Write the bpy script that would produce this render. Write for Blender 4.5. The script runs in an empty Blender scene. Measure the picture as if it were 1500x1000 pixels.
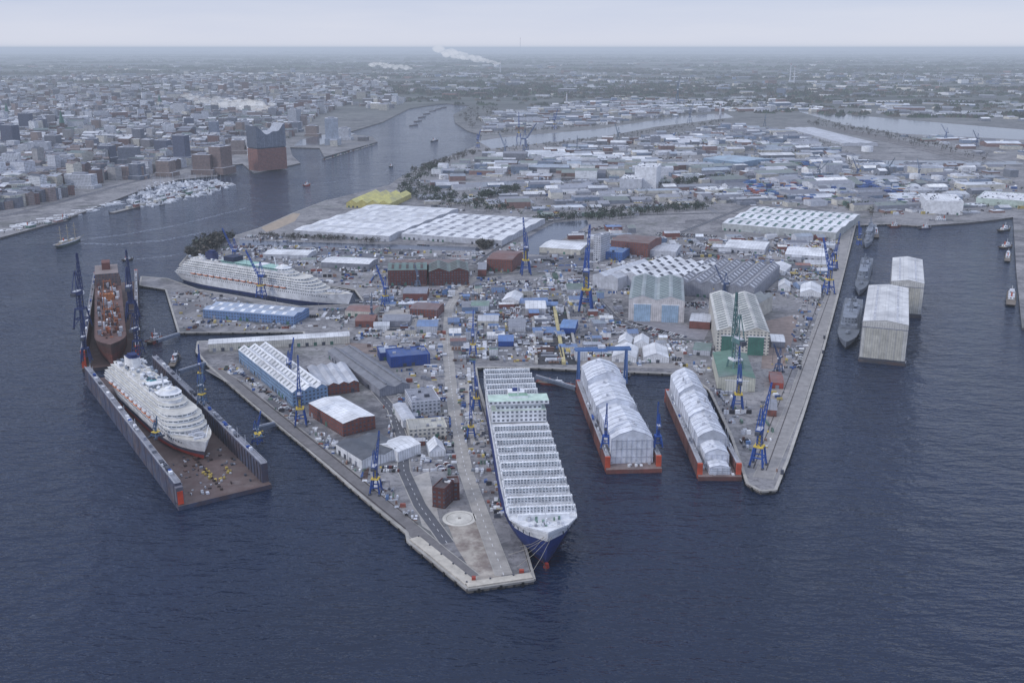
import bpy, math, random, bmesh
from mathutils import Vector, geometry
random.seed(11)
R=random.random; U=random.uniform
CH=random.choice
# ---------------------------------------------------------------- survey
# aerial survey constants: flying height, focal length, depression angle.
# P() converts a plan reading into metres on a horizontal plane at height z.
H=320.0; F=1450.0; PT=math.atan(430/F); SP=math.sin(PT); CP=math.cos(PT)
def P(x,y,z=3.0):
    u=x-750; v=y-500; t=(H-z)/(F*SP+v*CP)
    return (u*t,(F*CP-v*SP)*t)
def ZT(bx,by,yt,z=3.0):
    X,Y=P(bx,by,z); k=(500-yt)/F
    return Y*(k*CP-SP)/(CP+k*SP)+H-z
def c(r,g,b):
    f=lambda v:(v/255/12.92 if v<10 else ((v/255+.055)/1.055)**2.4)
    return (f(r),f(g),f(b))
def jit(col,a=.12):
    k=1+U(-a,a); return tuple(max(0,min(1,v*k)) for v in col)
# ---------------------------------------------------------------- materials
def newmat(name):
    m=bpy.data.materials.new(name); m.use_nodes=True
    nt=m.node_tree; b=nt.nodes["Principled BSDF"]
    return m,nt,b
def N(nt,t,**k):
    n=nt.nodes.new(t)
    for a,v in k.items(): setattr(n,a,v)
    return n
def math_(nt,op,a,b=None):
    n=N(nt,'ShaderNodeMath',operation=op)
    for i,v in enumerate((a,b)):
        if v is None: continue
        if isinstance(v,(int,float)): n.inputs[i].default_value=v
        else: nt.links.new(v,n.inputs[i])
    return n.outputs[0]
def mixc(nt,fac,a,b,bt='MIX'):
    n=N(nt,'ShaderNodeMix',data_type='RGBA',blend_type=bt)
    for i,v in ((0,fac),(6,a),(7,b)):
        if isinstance(v,(int,float)): n.inputs[i].default_value=v
        elif isinstance(v,tuple): n.inputs[i].default_value=(*v[:3],1)
        else: nt.links.new(v,n.inputs[i])
    return n.outputs[2]
def noise(nt,scale,detail=4,vec=None,rough=.55):
    n=N(nt,'ShaderNodeTexNoise'); n.inputs['Scale'].default_value=scale
    n.inputs['Detail'].default_value=detail; n.inputs['Roughness'].default_value=rough
    if vec is not None: nt.links.new(vec,n.inputs['Vector'])
    return n.outputs['Fac']
def mr(nt,v,a,b,x,y):
    n=N(nt,'ShaderNodeMapRange'); nt.links.new(v,n.inputs[0])
    for i,q in enumerate((a,b,x,y)): n.inputs[i+1].default_value=q
    return n.outputs[0]
def geo(nt): return N(nt,'ShaderNodeNewGeometry').outputs['Position']
def attrmat(name,rough=.7,metal=0,kind=None):
    m,nt,b=newmat(name)
    col=N(nt,'ShaderNodeAttribute',attribute_name='Col').outputs['Color']
    pos=geo(nt)
    n1=noise(nt,.14,4,pos,.65)
    k=mr(nt,n1,.3,.7,.70,1.14)
    comb=N(nt,'ShaderNodeCombineColor')
    for i in range(3): nt.links.new(k,comb.inputs[i])
    out=mixc(nt,1.0,col,comb.outputs[0],'MULTIPLY')
    uv=N(nt,'ShaderNodeUVMap',uv_map='UVMap').outputs[0]
    sx=N(nt,'ShaderNodeSeparateXYZ'); nt.links.new(uv,sx.inputs[0])
    u,v=sx.outputs[0],sx.outputs[1]
    def band(s,per,a,bb):
        fr=math_(nt,'FRACT',math_(nt,'DIVIDE',s,per))
        return math_(nt,'MULTIPLY',math_(nt,'GREATER_THAN',fr,a),math_(nt,'LESS_THAN',fr,bb))
    if kind=='facade':
        msk=math_(nt,'MULTIPLY',band(u,3.8,.22,.74),band(v,3.5,.3,.78))
        wc=mixc(nt,noise(nt,.35,0,pos),(.012,.018,.03),(.14,.17,.22))
        out=mixc(nt,math_(nt,'MULTIPLY',msk,.9),out,wc)
    if kind=='deck':   # ship balconies
        msk=math_(nt,'MULTIPLY',band(u,4.2,.12,.88),band(v,3.0,.38,.82))
        out=mixc(nt,math_(nt,'MULTIPLY',msk,.78),out,(.04,.075,.10))
    if kind=='roof':
        msk=band(u,5.0,.0,.12)
        out=mixc(nt,math_(nt,'MULTIPLY',msk,.3),out,(.12,.13,.15))
        msk2=band(v,7.0,.0,.06)
        out=mixc(nt,math_(nt,'MULTIPLY',msk2,.3),out,(.1,.11,.12))
        st=mr(nt,noise(nt,.035,3,pos),.46,.66,0,.45)
        out=mixc(nt,st,out,(.2,.2,.22))
    if kind=='sheet':
        msk=band(u,2.4,.0,.25)
        out=mixc(nt,math_(nt,'MULTIPLY',msk,.3),out,(.1,.11,.13))
    if kind=='rust':
        st=mr(nt,noise(nt,.08,5,pos,.65),.42,.62,0,.65)
        out=mixc(nt,st,out,(.10,.06,.055))
        out=mixc(nt,mr(nt,noise(nt,.05,4,pos,.7),.55,.7,0,.4),out,(.26,.245,.25))
    nt.links.new(out,b.inputs['Base Color'])
    b.inputs['Roughness'].default_value=rough; b.inputs['Metallic'].default_value=metal
    return m
MATS=[attrmat('painted_surface'),attrmat('facade_windows',.6,kind='facade'),attrmat('roof_sheet',.6,kind='roof'),
      attrmat('ship_balconies',.4,kind='deck'),attrmat('corrugated_sheet',.6,kind='sheet'),attrmat('weathered_steel',.75,kind='rust')]
PL,FA,RO,DE,SH,RU=range(6)
# ---------------------------------------------------------------- mesh builder
class MB:
    def __init__(s,name,o=(0,0,0),ang=0):
        s.name=name; s.o=o; s.ang=ang; s.v=[]; s.f=[]; s.m=[]; s.c=[]; s.uv=[]; s.sub=None
    def face(s,pts,m,col,uv=None):
        n=len(s.v)
        if uv is None:
            if len(pts)==4:
                a,b,cc=Vector(pts[0]),Vector(pts[1]),Vector(pts[2]); e=(b-a).length; g=(cc-b).length
                uv=[(0,0),(e,0),(e,g),(0,g)]
            else: uv=[(p[0],p[1]+p[2]) for p in pts]
        if s.sub:
            ox,oy,oz,ca,sa=s.sub
            pts=[(ox+p[0]*ca-p[1]*sa,oy+p[0]*sa+p[1]*ca,oz+p[2]) for p in pts]
        s.v.extend(pts); s.f.append(tuple(range(n,n+len(pts)))); s.m.append(m); s.c.append(col); s.uv.extend(uv)
    def at(s,x,y,z,ang): s.sub=(x,y,z,math.cos(ang),math.sin(ang)); return s
    def box(s,x0,x1,y0,y1,z0,z1,col,m=0,tc=None,tm=0):
        tc=tc or col
        s.face([(x0,y0,z0),(x1,y0,z0),(x1,y0,z1),(x0,y0,z1)],m,col)
        s.face([(x1,y0,z0),(x1,y1,z0),(x1,y1,z1),(x1,y0,z1)],m,col)
        s.face([(x1,y1,z0),(x0,y1,z0),(x0,y1,z1),(x1,y1,z1)],m,col)
        s.face([(x0,y1,z0),(x0,y0,z0),(x0,y0,z1),(x0,y1,z1)],m,col)
        s.face([(x0,y0,z1),(x1,y0,z1),(x1,y1,z1),(x0,y1,z1)],tm,tc)
    def prism(s,poly,z0,z1,col,m=0,tc=None,tm=0):
        u=0; n=len(poly)
        for i in range(n):
            a=poly[i]; b=poly[(i+1)%n]; d=math.hypot(b[0]-a[0],b[1]-a[1])
            s.face([(*a,z0),(*b,z0),(*b,z1),(*a,z1)],m,col,[(u,0),(u+d,0),(u+d,z1-z0),(u,z1-z0)]); u+=d
        s.face([(p[0],p[1],z1) for p in poly],tm,tc or col)
    def cyl(s,x,y,z0,z1,r0,r1,col,n=10,m=0,tc=None):
        for i in range(n):
            a=2*math.pi*i/n; b=2*math.pi*(i+1)/n
            s.face([(x+r0*math.cos(a),y+r0*math.sin(a),z0),(x+r0*math.cos(b),y+r0*math.sin(b),z0),
                    (x+r1*math.cos(b),y+r1*math.sin(b),z1),(x+r1*math.cos(a),y+r1*math.sin(a),z1)],m,col)
        if r1>.05: s.face([(x+r1*math.cos(2*math.pi*i/n),y+r1*math.sin(2*math.pi*i/n),z1) for i in range(n)],m,tc or col)
    def beam(s,p,q,t,col,m=0):
        p=Vector(p); q=Vector(q); d=(q-p)
        if d.length<1e-4: return
        d.normalize(); a=d.cross(Vector((0,0,1)))
        if a.length<.05: a=d.cross(Vector((0,1,0)))
        a.normalize(); b=d.cross(a); a*=t/2; b*=t/2
        k=[a+b,a-b,-a-b,-a+b]
        for i in range(4):
            j=(i+1)%4
            s.face([tuple(p+k[i]),tuple(p+k[j]),tuple(q+k[j]),tuple(q+k[i])],m,col)
        s.face([tuple(q+k[i]) for i in range(4)],m,col)
    def lattice(s,p,q,w0,w1,n,t,col):
        p=Vector(p); q=Vector(q); d=(q-p).normalized(); a=d.cross(Vector((0,0,1)))
        if a.length<.05: a=Vector((1,0,0))
        a.normalize(); b=d.cross(a)
        cs=[(1,1),(1,-1),(-1,-1),(-1,1)]
        pt=lambda i,k:p.lerp(q,i/n)+(a*cs[k][0]+b*cs[k][1])*((w0+(w1-w0)*i/n)/2)
        for k in range(4): s.beam(pt(0,k),pt(n,k),t,col)
        for i in range(n):
            for k in range(4):
                kk=(k+1)%4
                s.beam(pt(i,k),pt(i+1,kk),t*.6,col)
    def gable(s,x0,x1,y0,y1,z,rise,wc,rc,axis='x',rm=RO,wm=0,oh=.5):
        if axis=='x':
            ym=(y0+y1)/2
            s.face([(x0-oh,y0-oh*.3,z-.05),(x1+oh,y0-oh*.3,z-.05),(x1+oh,ym,z+rise),(x0-oh,ym,z+rise)],rm,rc)
            s.face([(x1+oh,y1+oh*.3,z-.05),(x0-oh,y1+oh*.3,z-.05),(x0-oh,ym,z+rise),(x1+oh,ym,z+rise)],rm,rc)
            for x in (x0,x1): s.face([(x,y0,z),(x,y1,z),(x,ym,z+rise-.02)],wm,wc)
        else:
            xm=(x0+x1)/2
            s.face([(x0-oh*.3,y0-oh,z-.05),(x0-oh*.3,y1+oh,z-.05),(xm,y1+oh,z+rise),(xm,y0-oh,z+rise)],rm,rc)
            s.face([(x1+oh*.3,y0-oh,z-.05),(x1+oh*.3,y1+oh,z-.05),(xm,y1+oh,z+rise),(xm,y0-oh,z+rise)],rm,rc)
            for y in (y0,y1): s.face([(x0,y,z),(x1,y,z),(xm,y,z+rise-.02)],wm,wc)
    def build(s):
        me=bpy.data.meshes.new(s.name); me.from_pydata(s.v,[],s.f)
        for m in MATS: me.materials.append(m)
        me.polygons.foreach_set('material_index',s.m)
        uvl=me.uv_layers.new(name='UVMap'); uvl.data.foreach_set('uv',[k for t in s.uv for k in t])
        ca=me.color_attributes.new('Col','FLOAT_COLOR','CORNER'); buf=[]
        for f,col in zip(s.f,s.c): buf.extend((col[0],col[1],col[2],1.0)*len(f))
        ca.data.foreach_set('color',buf)
        me.update()
        o=bpy.data.objects.new(s.name,me); bpy.context.collection.objects.link(o)
        o.location=s.o; o.rotation_euler=(0,0,s.ang)
        return o
def inpoly(x,y,poly):
    r=False; n=len(poly); j=n-1
    for i in range(n):
        xi,yi=poly[i]; xj,yj=poly[j]
        if (yi>y)!=(yj>y) and x<(xj-xi)*(y-yi)/(yj-yi)+xi: r=not r
        j=i
    return r
EXC=[]
def addexc(poly):
    xs=[p[0] for p in poly]; ys=[p[1] for p in poly]; EXC.append((min(xs),max(xs),min(ys),max(ys),poly))
def blocked(x,y):
    for a,b,cc,d,p in EXC:
        if a<=x<=b and cc<=y<=d and inpoly(x,y,p): return True
    return False
def rect3(A,B,C):
    ang=math.atan2(B[1]-A[1],B[0]-A[0]); L=math.hypot(B[0]-A[0],B[1]-A[1])
    s=-(C[0]-B[0])*math.sin(ang)+(C[1]-B[1])*math.cos(ang)
    return ang,L,s
def foot(o,ang,x0,x1,y0,y1,pad=2):
    ca,sa=math.cos(ang),math.sin(ang)
    return [(o[0]+x*ca-y*sa,o[1]+x*sa+y*ca) for x,y in ((x0-pad,y0-pad),(x1+pad,y0-pad),(x1+pad,y1+pad),(x0-pad,y1+pad))]
def sheet(name,pts,mat):
    tr=geometry.tessellate_polygon([[Vector(v) for v in pts]])
    me=bpy.data.meshes.new(name); me.from_pydata(pts,[],[tuple(t) for t in tr]); me.materials.append(mat)
    o=bpy.data.objects.new(name,me); bpy.context.collection.objects.link(o)
# ---------------------------------------------------------------- palette
WHITE=c(236,238,242); LG=c(200,203,211); MG=c(146,149,160); DG=c(78,82,94); BRICK=c(130,80,71); DBRICK=c(98,60,56)
CREAM=c(214,210,199); BLUE=c(40,80,156); NAVY=c(30,48,100); PBLUE=c(135,165,200); GREEN=c(80,118,105); YEL=c(218,190,80)
RED=c(165,72,60); BROWN=c(98,76,70); ASPH=c(88,89,96); CONC=c(168,165,160); TEAL=c(70,140,150)
# ---------------------------------------------------------------- land ring (shoreline plan)
shore=[(-400,440),(0,348),(85,325),(150,300),(205,279),(262,263),(318,258),(330,243),(355,240),(372,254),(440,239),(428,228),(425,216),(468,217),(475,230),
(553,208),(545,200),(503,196),(560,179),(600,159),(640,153),(655,152),(688,155),(664,168),(667,180),(685,192),(706,198),(702,212),(650,232),(620,243),(582,262),(570,271),
(480,293),(430,312),(378,335),(330,350),(275,374),(263,388),(300,392),(520,424),(535,445),(440,449),(290,424),(245,408),(207,405),(205,418),(243,424),(262,487),(445,486),
(447,494),(290,500),(288,515),(305,535),(380,600),(450,657),(540,735),(596,780),(598,792),(685,862),(782,848),(700,560),(697,538),(780,538),(1010,548),
(1040,572),(1072,640),(1095,708),(1115,719),(1136,717),(1155,670),(1175,610),(1205,515),(1228,430),(1248,350),(1253,330),(1300,328),(1345,331),
(1420,326),(1458,322),(1484,318),(1489,400),(1497,480),(1525,480),(1515,318),(1900,330)]
W=[P(*p) for p in shore]
ring=W+[(130000,1500),(130000,160000),(-130000,160000),(-130000,1100)]
m,nt,b=newmat('ground_surface'); pos=geo(nt)
vor=N(nt,'ShaderNodeTexVoronoi'); vor.inputs['Scale'].default_value=.016; nt.links.new(pos,vor.inputs['Vector'])
sc=N(nt,'ShaderNodeSeparateColor'); nt.links.new(vor.outputs['Color'],sc.inputs[0])
g1=mixc(nt,sc.outputs[0],(.095,.095,.108),(.28,.275,.285))
g1=mixc(nt,mr(nt,noise(nt,.03,6,pos,.7),.42,.62,0,.8),g1,(.34,.33,.34))
g1=mixc(nt,mr(nt,noise(nt,.2,5,pos,.7),.48,.66,0,.75),g1,(.08,.075,.085))
g1=mixc(nt,mr(nt,noise(nt,.011,4,pos,.6),.57,.67,0,.5),g1,(.07,.08,.065))
veg=mixc(nt,mr(nt,noise(nt,.002,6,pos,.65),.42,.62,0,1),(.035,.043,.040),(.11,.12,.11))
veg=mixc(nt,mr(nt,noise(nt,.0009,6,pos,.7),.57,.65,0,.65),veg,(.28,.30,.30))
sy=N(nt,'ShaderNodeSeparateXYZ'); nt.links.new(pos,sy.inputs[0])
far=mr(nt,sy.outputs[1],2800,6500,0,1)
g2=mixc(nt,far,g1,veg)
nt.links.new(g2,b.inputs['Base Color']); b.inputs['Roughness'].default_value=.85
GM=m
m,nt,b=newmat('quay_wall'); pos=geo(nt)
nt.links.new(mixc(nt,mr(nt,noise(nt,.3,4,pos),.35,.65,0,1),(.04,.038,.042),(.15,.14,.135)),b.inputs['Base Color']); QM=m
verts=[(x,y,3.0) for x,y in ring]; tris=geometry.tessellate_polygon([[Vector(v) for v in verts]])
n=len(verts); vv=verts+[(x,y,-4.0) for x,y in ring]
faces=[tuple(t) for t in tris]; nf=len(faces)
faces+=[(i,(i+1)%n,n+(i+1)%n,n+i) for i in range(n)]
me=bpy.data.meshes.new('ground'); me.from_pydata(vv,[],faces); me.materials.append(GM); me.materials.append(QM)
me.polygons.foreach_set('material_index',[0]*nf+[1]*n)
o=bpy.data.objects.new('ground',me); bpy.context.collection.objects.link(o)
# water
def watermat(name,base,rough,bump):
    m,nt,b=newmat(name); pos=geo(nt)
    mp=N(nt,'ShaderNodeMapping'); mp.inputs['Rotation'].default_value=(0,0,.3); mp.inputs['Scale'].default_value=(.42,1,1)
    nt.links.new(pos,mp.inputs[0]); v=mp.outputs[0]
    h=math_(nt,'ADD',math_(nt,'MULTIPLY',noise(nt,.22,3,v,.6),.55),math_(nt,'MULTIPLY',noise(nt,.075,3,v,.6),1.1))
    h=math_(nt,'ADD',h,math_(nt,'MULTIPLY',noise(nt,.02,2,pos),1.4))
    bp=N(nt,'ShaderNodeBump'); bp.inputs['Strength'].default_value=1
    big=noise(nt,.0045,5,pos)
    nt.links.new(mr(nt,big,.35,.65,bump*.6,bump*1.3),bp.inputs['Distance'])
    nt.links.new(h,bp.inputs['Height']); nt.links.new(bp.outputs[0],b.inputs['Normal'])
    nt.links.new(mixc(nt,mr(nt,big,.35,.65,0,1),tuple(k*.8 for k in base),tuple(k*1.25 for k in base)),b.inputs['Base Color'])
    b.inputs['Roughness'].default_value=rough
    b.inputs['IOR'].default_value=1.33
    return m
WM=watermat('river_water',(.010,.020,.049),.09,4.3)
s=160000; sheet('water',[(-s,-4000,0),(s,-4000,0),(s,s,0),(-s,s,0)],WM)
CM=watermat('canal_water',(.05,.06,.09),.1,.25)
canals=[[(700,207),(740,201),(870,190),(1000,170),(1062,166),(1075,172),(960,186),(880,201),(720,218)],
 [(1168,163),(1230,167),(1330,176),(1520,192),(1520,206),(1320,196),(1240,184)],
 [(690,141),(735,134),(880,123),(882,127),(745,142),(700,147)],
 [(772,348),(812,326),(860,322),(862,330),(822,352),(800,374),(772,372)],
 [(1080,262),(1130,264),(1140,276),(1090,278)],[(880,118),(990,112),(1010,116),(900,122)],[(430,214),(470,212),(520,196),(500,192),(440,205)],
 [(150,236),(205,230),(200,250),(165,256)],[(1270,235),(1490,236),(1500,241),(1300,241)],[(350,352),(700,362),(705,368),(352,359)],
 [(590,262),(690,268),(800,262),(930,258),(930,262),(800,268),(690,275)],[(860,225),(1000,218),(1100,226),(1100,230),(1000,222),(862,230)],
 [(1330,160),(1600,168),(1600,173),(1340,165)],[(1060,140),(1300,136),(1300,139),(1070,144)]]
for k in canals:
    pts=[(*P(*p),3.06) for p in k]; sheet('canal',pts,CM); addexc([(p[0],p[1]) for p in pts])
# ---------------------------------------------------------------- quay coping + fenders
mb=MB('quay_edge')
for i in range(32,76):
    a,bb=W[i],W[i+1]; L=math.hypot(bb[0]-a[0],bb[1]-a[1]); ang=math.atan2(bb[1]-a[1],bb[0]-a[0])
    if L>1500: continue
    mb.at(a[0],a[1],0,ang); dz=.005*(i%7)
    mb.box(0,L,-1.2,1.2,2.0,3.35+dz,jit(CONC,.15),RU if i%3==0 else PL)
    k=6
    while k<L-3:
        mb.box(k,k+1.6,-1.9,-1.2,-.5,2.9,(.015,.015,.017)); mb.box(k,k+1.6,1.2,1.9,-.5,2.9,(.015,.015,.017)); k+=14
mb.sub=None; mb.build()
# ---------------------------------------------------------------- paved lots
LOTM=[c(126,124,126),c(150,146,145),c(100,101,110),c(172,168,164),c(134,132,138),c(134,120,115)]
lots=[((700,470),(770,468),(775,530),(700,530)),((850,500),(1000,506),(1003,540),(842,536)),((700,425),(760,420),(765,462),(700,464)),((560,455),(640,452),(640,495),(560,492)),
 ((870,462),(1040,480),(1030,500),(880,480)),((1120,470),(1170,460),(1150,540),(1115,540)),((960,340),(1060,340),(1060,366),(960,362)),((1130,352),(1230,352),(1222,380),(1130,380)),
 ((340,362),(560,366),(560,378),(360,376)),((672,560),(690,560),(715,650),(690,650)),((560,440),(700,405),(720,410),(590,450)),((500,500),(556,505),(560,520),(520,516)),
 ((770,420),(800,418),(805,530),(785,530)),((1120,560),(1160,560),(1140,640),(1115,660)),((770,376),(870,372),(868,396),(780,398)),((600,700),(628,690),(650,790),(618,770))]
mb=MB('pavement')
for i,q in enumerate(lots): mb.face([(*P(*p),3.012+.004*i) for p in q],PL,jit(LOTM[i%6],.06))
mb.face([(*P(*p),3.09) for p in ((655,765),(712,752),(735,845),(700,852),(668,800))],RU,c(172,165,156))
mb.build()
mb=MB('beach'); mb.face([(*P(*p),3.08) for p in ((382,333),(428,312),(440,313),(432,324),(405,336),(390,340))],PL,c(168,152,134)); mb.build()
# ---------------------------------------------------------------- roads
def road(name,pl,w,col=ASPH,line=True,z=3.11,curb=True,exc=True):
    mb=MB(name); pts=[Vector(P(*p)) for p in pl]
    nrm=[]
    for i in range(len(pts)):
        a=pts[max(0,i-1)]; b2=pts[min(len(pts)-1,i+1)]; d=(b2-a).normalized(); nrm.append(Vector((-d.y,d.x)))
    for i in range(len(pts)-1):
        def strip(o0,o1,zz,cc,m=0):
            a,b2=pts[i],pts[i+1]; n0,n1=nrm[i],nrm[i+1]
            mb.face([(*(a+n0*o0),zz),(*(b2+n1*o0),zz),(*(b2+n1*o1),zz),(*(a+n0*o1),zz)],m,cc)
        strip(-w/2,w/2,z,col)
        if curb:
            for sgn in (-1,1): strip(sgn*w/2,sgn*(w/2+.7),z+.12,CONC)
        if line:
            d=(pts[i+1]-pts[i]); L=d.length; d.normalize(); nn=Vector((-d.y,d.x)); k=0
            while k<L-4:
                a=pts[i]+d*k; b2=a+d*3.5
                mb.face([(*(a-nn*.15),z+.01),(*(b2-nn*.15),z+.01),(*(b2+nn*.15),z+.01),(*(a+nn*.15),z+.01)],0,WHITE); k+=9
        addexc([tuple(pts[i]+nrm[i]*w/2),tuple(pts[i+1]+nrm[i+1]*w/2),tuple(pts[i+1]-nrm[i+1]*w/2),tuple(pts[i]-nrm[i]*w/2)])
    mb.build()
road('road',[(738,842),(722,800),(700,740),(682,690),(668,620),(660,560),(655,500),(658,450),(672,425),(700,405)],10,c(162,158,154))
road('road',[(655,795),(615,740),(592,690),(588,640),(575,600),(545,565),(500,530)],9,z=3.115)
road('road',[(310,540),(345,560),(400,606),(470,662),(560,738),(640,806),(690,846)],12,c(116,113,114),False,z=3.12)
road('road',[(1118,700),(1140,650),(1165,590),(1192,510),(1218,430),(1238,350),(1242,325)],14,c(150,147,146),False)
road('road',[(700,405),(760,400),(830,385),(900,362),(1000,340),(1100,300)],11,z=3.125)
road('road',[(860,465),(880,440),(905,470),(960,495),(1040,500)],10)
road('road',[(560,375),(700,385),(780,330),(850,318),(1050,312),(1250,322)],12,c(74,75,82))
road('road',[(660,500),(780,497),(845,500)],8,z=3.13); road('road',[(520,440),(600,436),(658,440)],7,z=3.13); road('road',[(770,440),(860,438)],8)
road('road',[(0,318),(90,296),(160,276),(250,252),(320,232),(420,205)],16,c(98,98,106))
road('road',[(700,230),(800,250),(960,255),(1100,250),(1250,230),(1500,225)],14,c(120,120,126),False); road('road',[(880,208),(960,255),(1050,312)],14,c(120,120,126),False,z=3.14)
for dx in range(7):
    road('railway_track',[(1190+dx*12,184+dx*1.6),(1290+dx*13,206+dx*1.6),(1420+dx*9,238)],7,c(112,104,102) if dx%2 else c(88,82,82),False,curb=False)
mb=MB('crane_rail')
def raill(a,b2,off):
    a=Vector(P(*a)); b2=Vector(P(*b2)); d=(b2-a).normalized(); nn=Vector((-d.y,d.x))
    for s2 in (0,10): mb.beam((*(a+nn*(off+s2)),3.2),(*(b2+nn*(off+s2)),3.2),.5,c(62,54,54))
raill((690,560),(768,838),4); raill((330,560),(590,775),2); raill((1130,690),(1222,425),4); raill((775,415),(790,530),0); raill((860,455),(1000,505),4)
mb.build()
# ---------------------------------------------------------------- halls
def hallw(name,A,B,C,h,rise=3,nb=1,wall=CREAM,roof=LG,axis='x',wm=SH,sky=0,skc=DG,z=3,doors=0,dc=DG,units=0,exc=True,vent=False):
    ang,L,s=rect3(A,B,C); y0,y1=min(0,s),max(0,s)
    mb=MB(name,(A[0],A[1],z),ang)
    mb.box(0,L,y0,y1,-.5,h,wall,wm,roof,RO)
    mb.box(-.15,L+.15,y0-.15,y1+.15,-.5,.9,tuple(k*.6 for k in wall),0)
    if rise>0:
        for i in range(nb):
            if axis=='x':
                a=y0+(y1-y0)*i/nb; b2=y0+(y1-y0)*(i+1)/nb; mb.gable(0,L,a,b2,h,rise,wall,jit(roof,.06),'x',RO,0); ln=L; ym=(a+b2)/2; sl=(b2-a)/2
                if sky:
                    k=sky*.5
                    while k<ln-sky*.4:
                        for sg in (-1,1):
                            q=lambda t,x:(x,ym+sg*sl*t,h+rise*(1-t)+.18)
                            mb.face([q(.15,k),q(.15,k+sky*.35),q(.8,k+sky*.35),q(.8,k)],0,jit(skc,.15))
                        k+=sky
                if vent: mb.box(2,L-2,ym-.8,ym+.8,h+rise-.2,h+rise+1.1,jit(roof,.1),0)
            else:
                a=L*i/nb; b2=L*(i+1)/nb; mb.gable(a,b2,y0,y1,h,rise,wall,jit(roof,.06),'y',RO,0); xm=(a+b2)/2; sl=(b2-a)/2
                if sky:
                    k=y0+sky*.5
                    while k<y1-sky*.4:
                        for sg in (-1,1):
                            q=lambda t,y:(xm+sg*sl*t,y,h+rise*(1-t)+.18)
                            mb.face([q(.15,k),q(.15,k+sky*.35),q(.8,k+sky*.35),q(.8,k)],0,jit(skc,.15))
                        k+=sky
                if vent: mb.box(xm-.8,xm+.8,y0+2,y1-2,h+rise-.2,h+rise+1.1,jit(roof,.1),0)
    else:
        t=.5
        for bx in ((0,L,y0,y0+t),(0,L,y1-t,y1),(0,t,y0+t,y1-t),(L-t,L,y0+t,y1-t)): mb.box(*bx,h-.2,h+.8,wall,0)
        for i in range(units or int(2+L*(y1-y0)/300)):
            x=U(2,L-5); y=U(y0+1,y1-4); w=U(1.5,4.5); mb.box(x,x+w,y,y+U(1.5,3),h,h+U(1,2.6),jit(CH((LG,MG,WHITE,DG)),.1),0)
    if doors:
        w=L/doors
        for i in range(doors):
            mb.box(i*w+w*.2,i*w+w*.8,y0-.25,y0-.02,0,h*.78,jit(dc,.1),SH)
            mb.box(i*w+w*.17,i*w+w*.83,y0-.35,y0-.02,h*.78,h*.82,WHITE,0)
    else:
        k=4
        while k<L-6:
            if R()<.6: mb.box(k,k+3.5,y0-.2,y0-.02,0,min(4,h*.6),jit(CH((DG,MG,GREEN)),.2),0)
            k+=9
    if exc: addexc(foot(A,ang,0,L,y0,y1,2))
    return mb
def hall(name,A,B,C,h,z=3,**k):
    mb=hallw(name,P(*A,z+h),P(*B,z+h),P(*C,z+h),h,z=z,**k); mb.build(); return mb
hall('long_white_warehouse',(305,504),(512,492),(512,485),9,wall=CREAM,roof=WHITE,rise=2)
hall('assembly_hall',(349,512),(428,575),(475,562),14,rise=3.5,nb=3,wall=PBLUE,roof=WHITE,sky=9,skc=c(150,155,160),wm=FA,vent=True)
hall('grey_roof_shed',(480,514),(556,570),(597,560),8,rise=3,nb=2,wall=MG,roof=c(128,130,138),vent=True)
hall('blue_building',(572,524),(630,519),(630,506),11,rise=0,wall=c(40,75,150),roof=c(60,90,150))
hall('blue_building',(556,518),(585,516),(588,506),8,rise=0,wall=c(40,70,140),roof=c(150,165,190))
hall('brick_warehouse',(452,590),(502,620),(549,608),12,rise=2,wall=BRICK,roof=WHITE,wm=FA)
hall('brick_workshop',(466,566),(526,559),(500,532),10,rise=2.2,nb=4,axis='y',wall=BRICK,roof=LG,wm=FA)
hall('workshop_shed',(492,650),(530,674),(588,652),8,rise=2.5,nb=2,wall=WHITE,roof=c(84,88,96))
hall('white_shed',(553,650),(583,662),(592,640),9,rise=3,wall=WHITE,roof=WHITE,axis='y')
hall('office_building',(599,630),(655,626),(652,611),9,rise=0,wall=CREAM,roof=c(190,188,178),wm=FA)
hall('office_building',(603,590),(645,586),(638,567),12,rise=0,wall=LG,roof=MG,wm=FA)
hall('store_building',(575,592),(590,616),(606,608),7,rise=1.5,wall=WHITE,roof=LG)
hall('white_tent',(629,662),(653,660),(650,647),5,rise=6,wall=WHITE,roof=WHITE,axis='y')
hall('brick_office',(633,714),(651,717),(655,702),15,rise=0,wall=DBRICK,roof=c(80,70,72),wm=FA)
hall('brick_office',(656,709),(673,708),(672,698),13,rise=0,wall=DBRICK,roof=c(95,80,78),wm=FA)
hall('pier_hall',(297,453),(430,463),(428,449),11,rise=2,nb=2,wall=c(115,145,190),roof=c(172,186,208),sky=14,skc=WHITE,wm=FA)
hall('red_brick_building',(568,396),(625,395),(622,384),22,rise=4,nb=1,wall=c(105,60,55),roof=c(100,122,118),wm=FA,sky=10,skc=c(80,70,70))
hall('red_brick_building',(628,398),(687,397),(684,385),20,rise=5,nb=2,axis='y',wall=c(98,56,52),roof=c(104,118,114),wm=FA,sky=10,skc=c(80,70,70))
hall('red_brick_building',(571,388),(680,387),(676,380),18,rise=4,nb=1,wall=c(98,60,56),roof=c(120,98,94),wm=FA)
hall('red_brick_building',(713,379),(750,381),(762,368),18,rise=3,wall=BRICK,roof=c(125,92,86),wm=FA)
hall('red_brick_building',(600,452),(640,454),(650,444),10,rise=2,wall=BRICK,roof=c(125,102,100),wm=FA)
hall('white_warehouse',(430,337),(570,346),(605,302),10,rise=2.2,nb=5,wall=LG,roof=WHITE,sky=24,skc=LG)
hall('white_warehouse',(588,342),(735,352),(762,318),10,rise=2,nb=4,wall=LG,roof=WHITE,sky=24,skc=MG)
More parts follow.
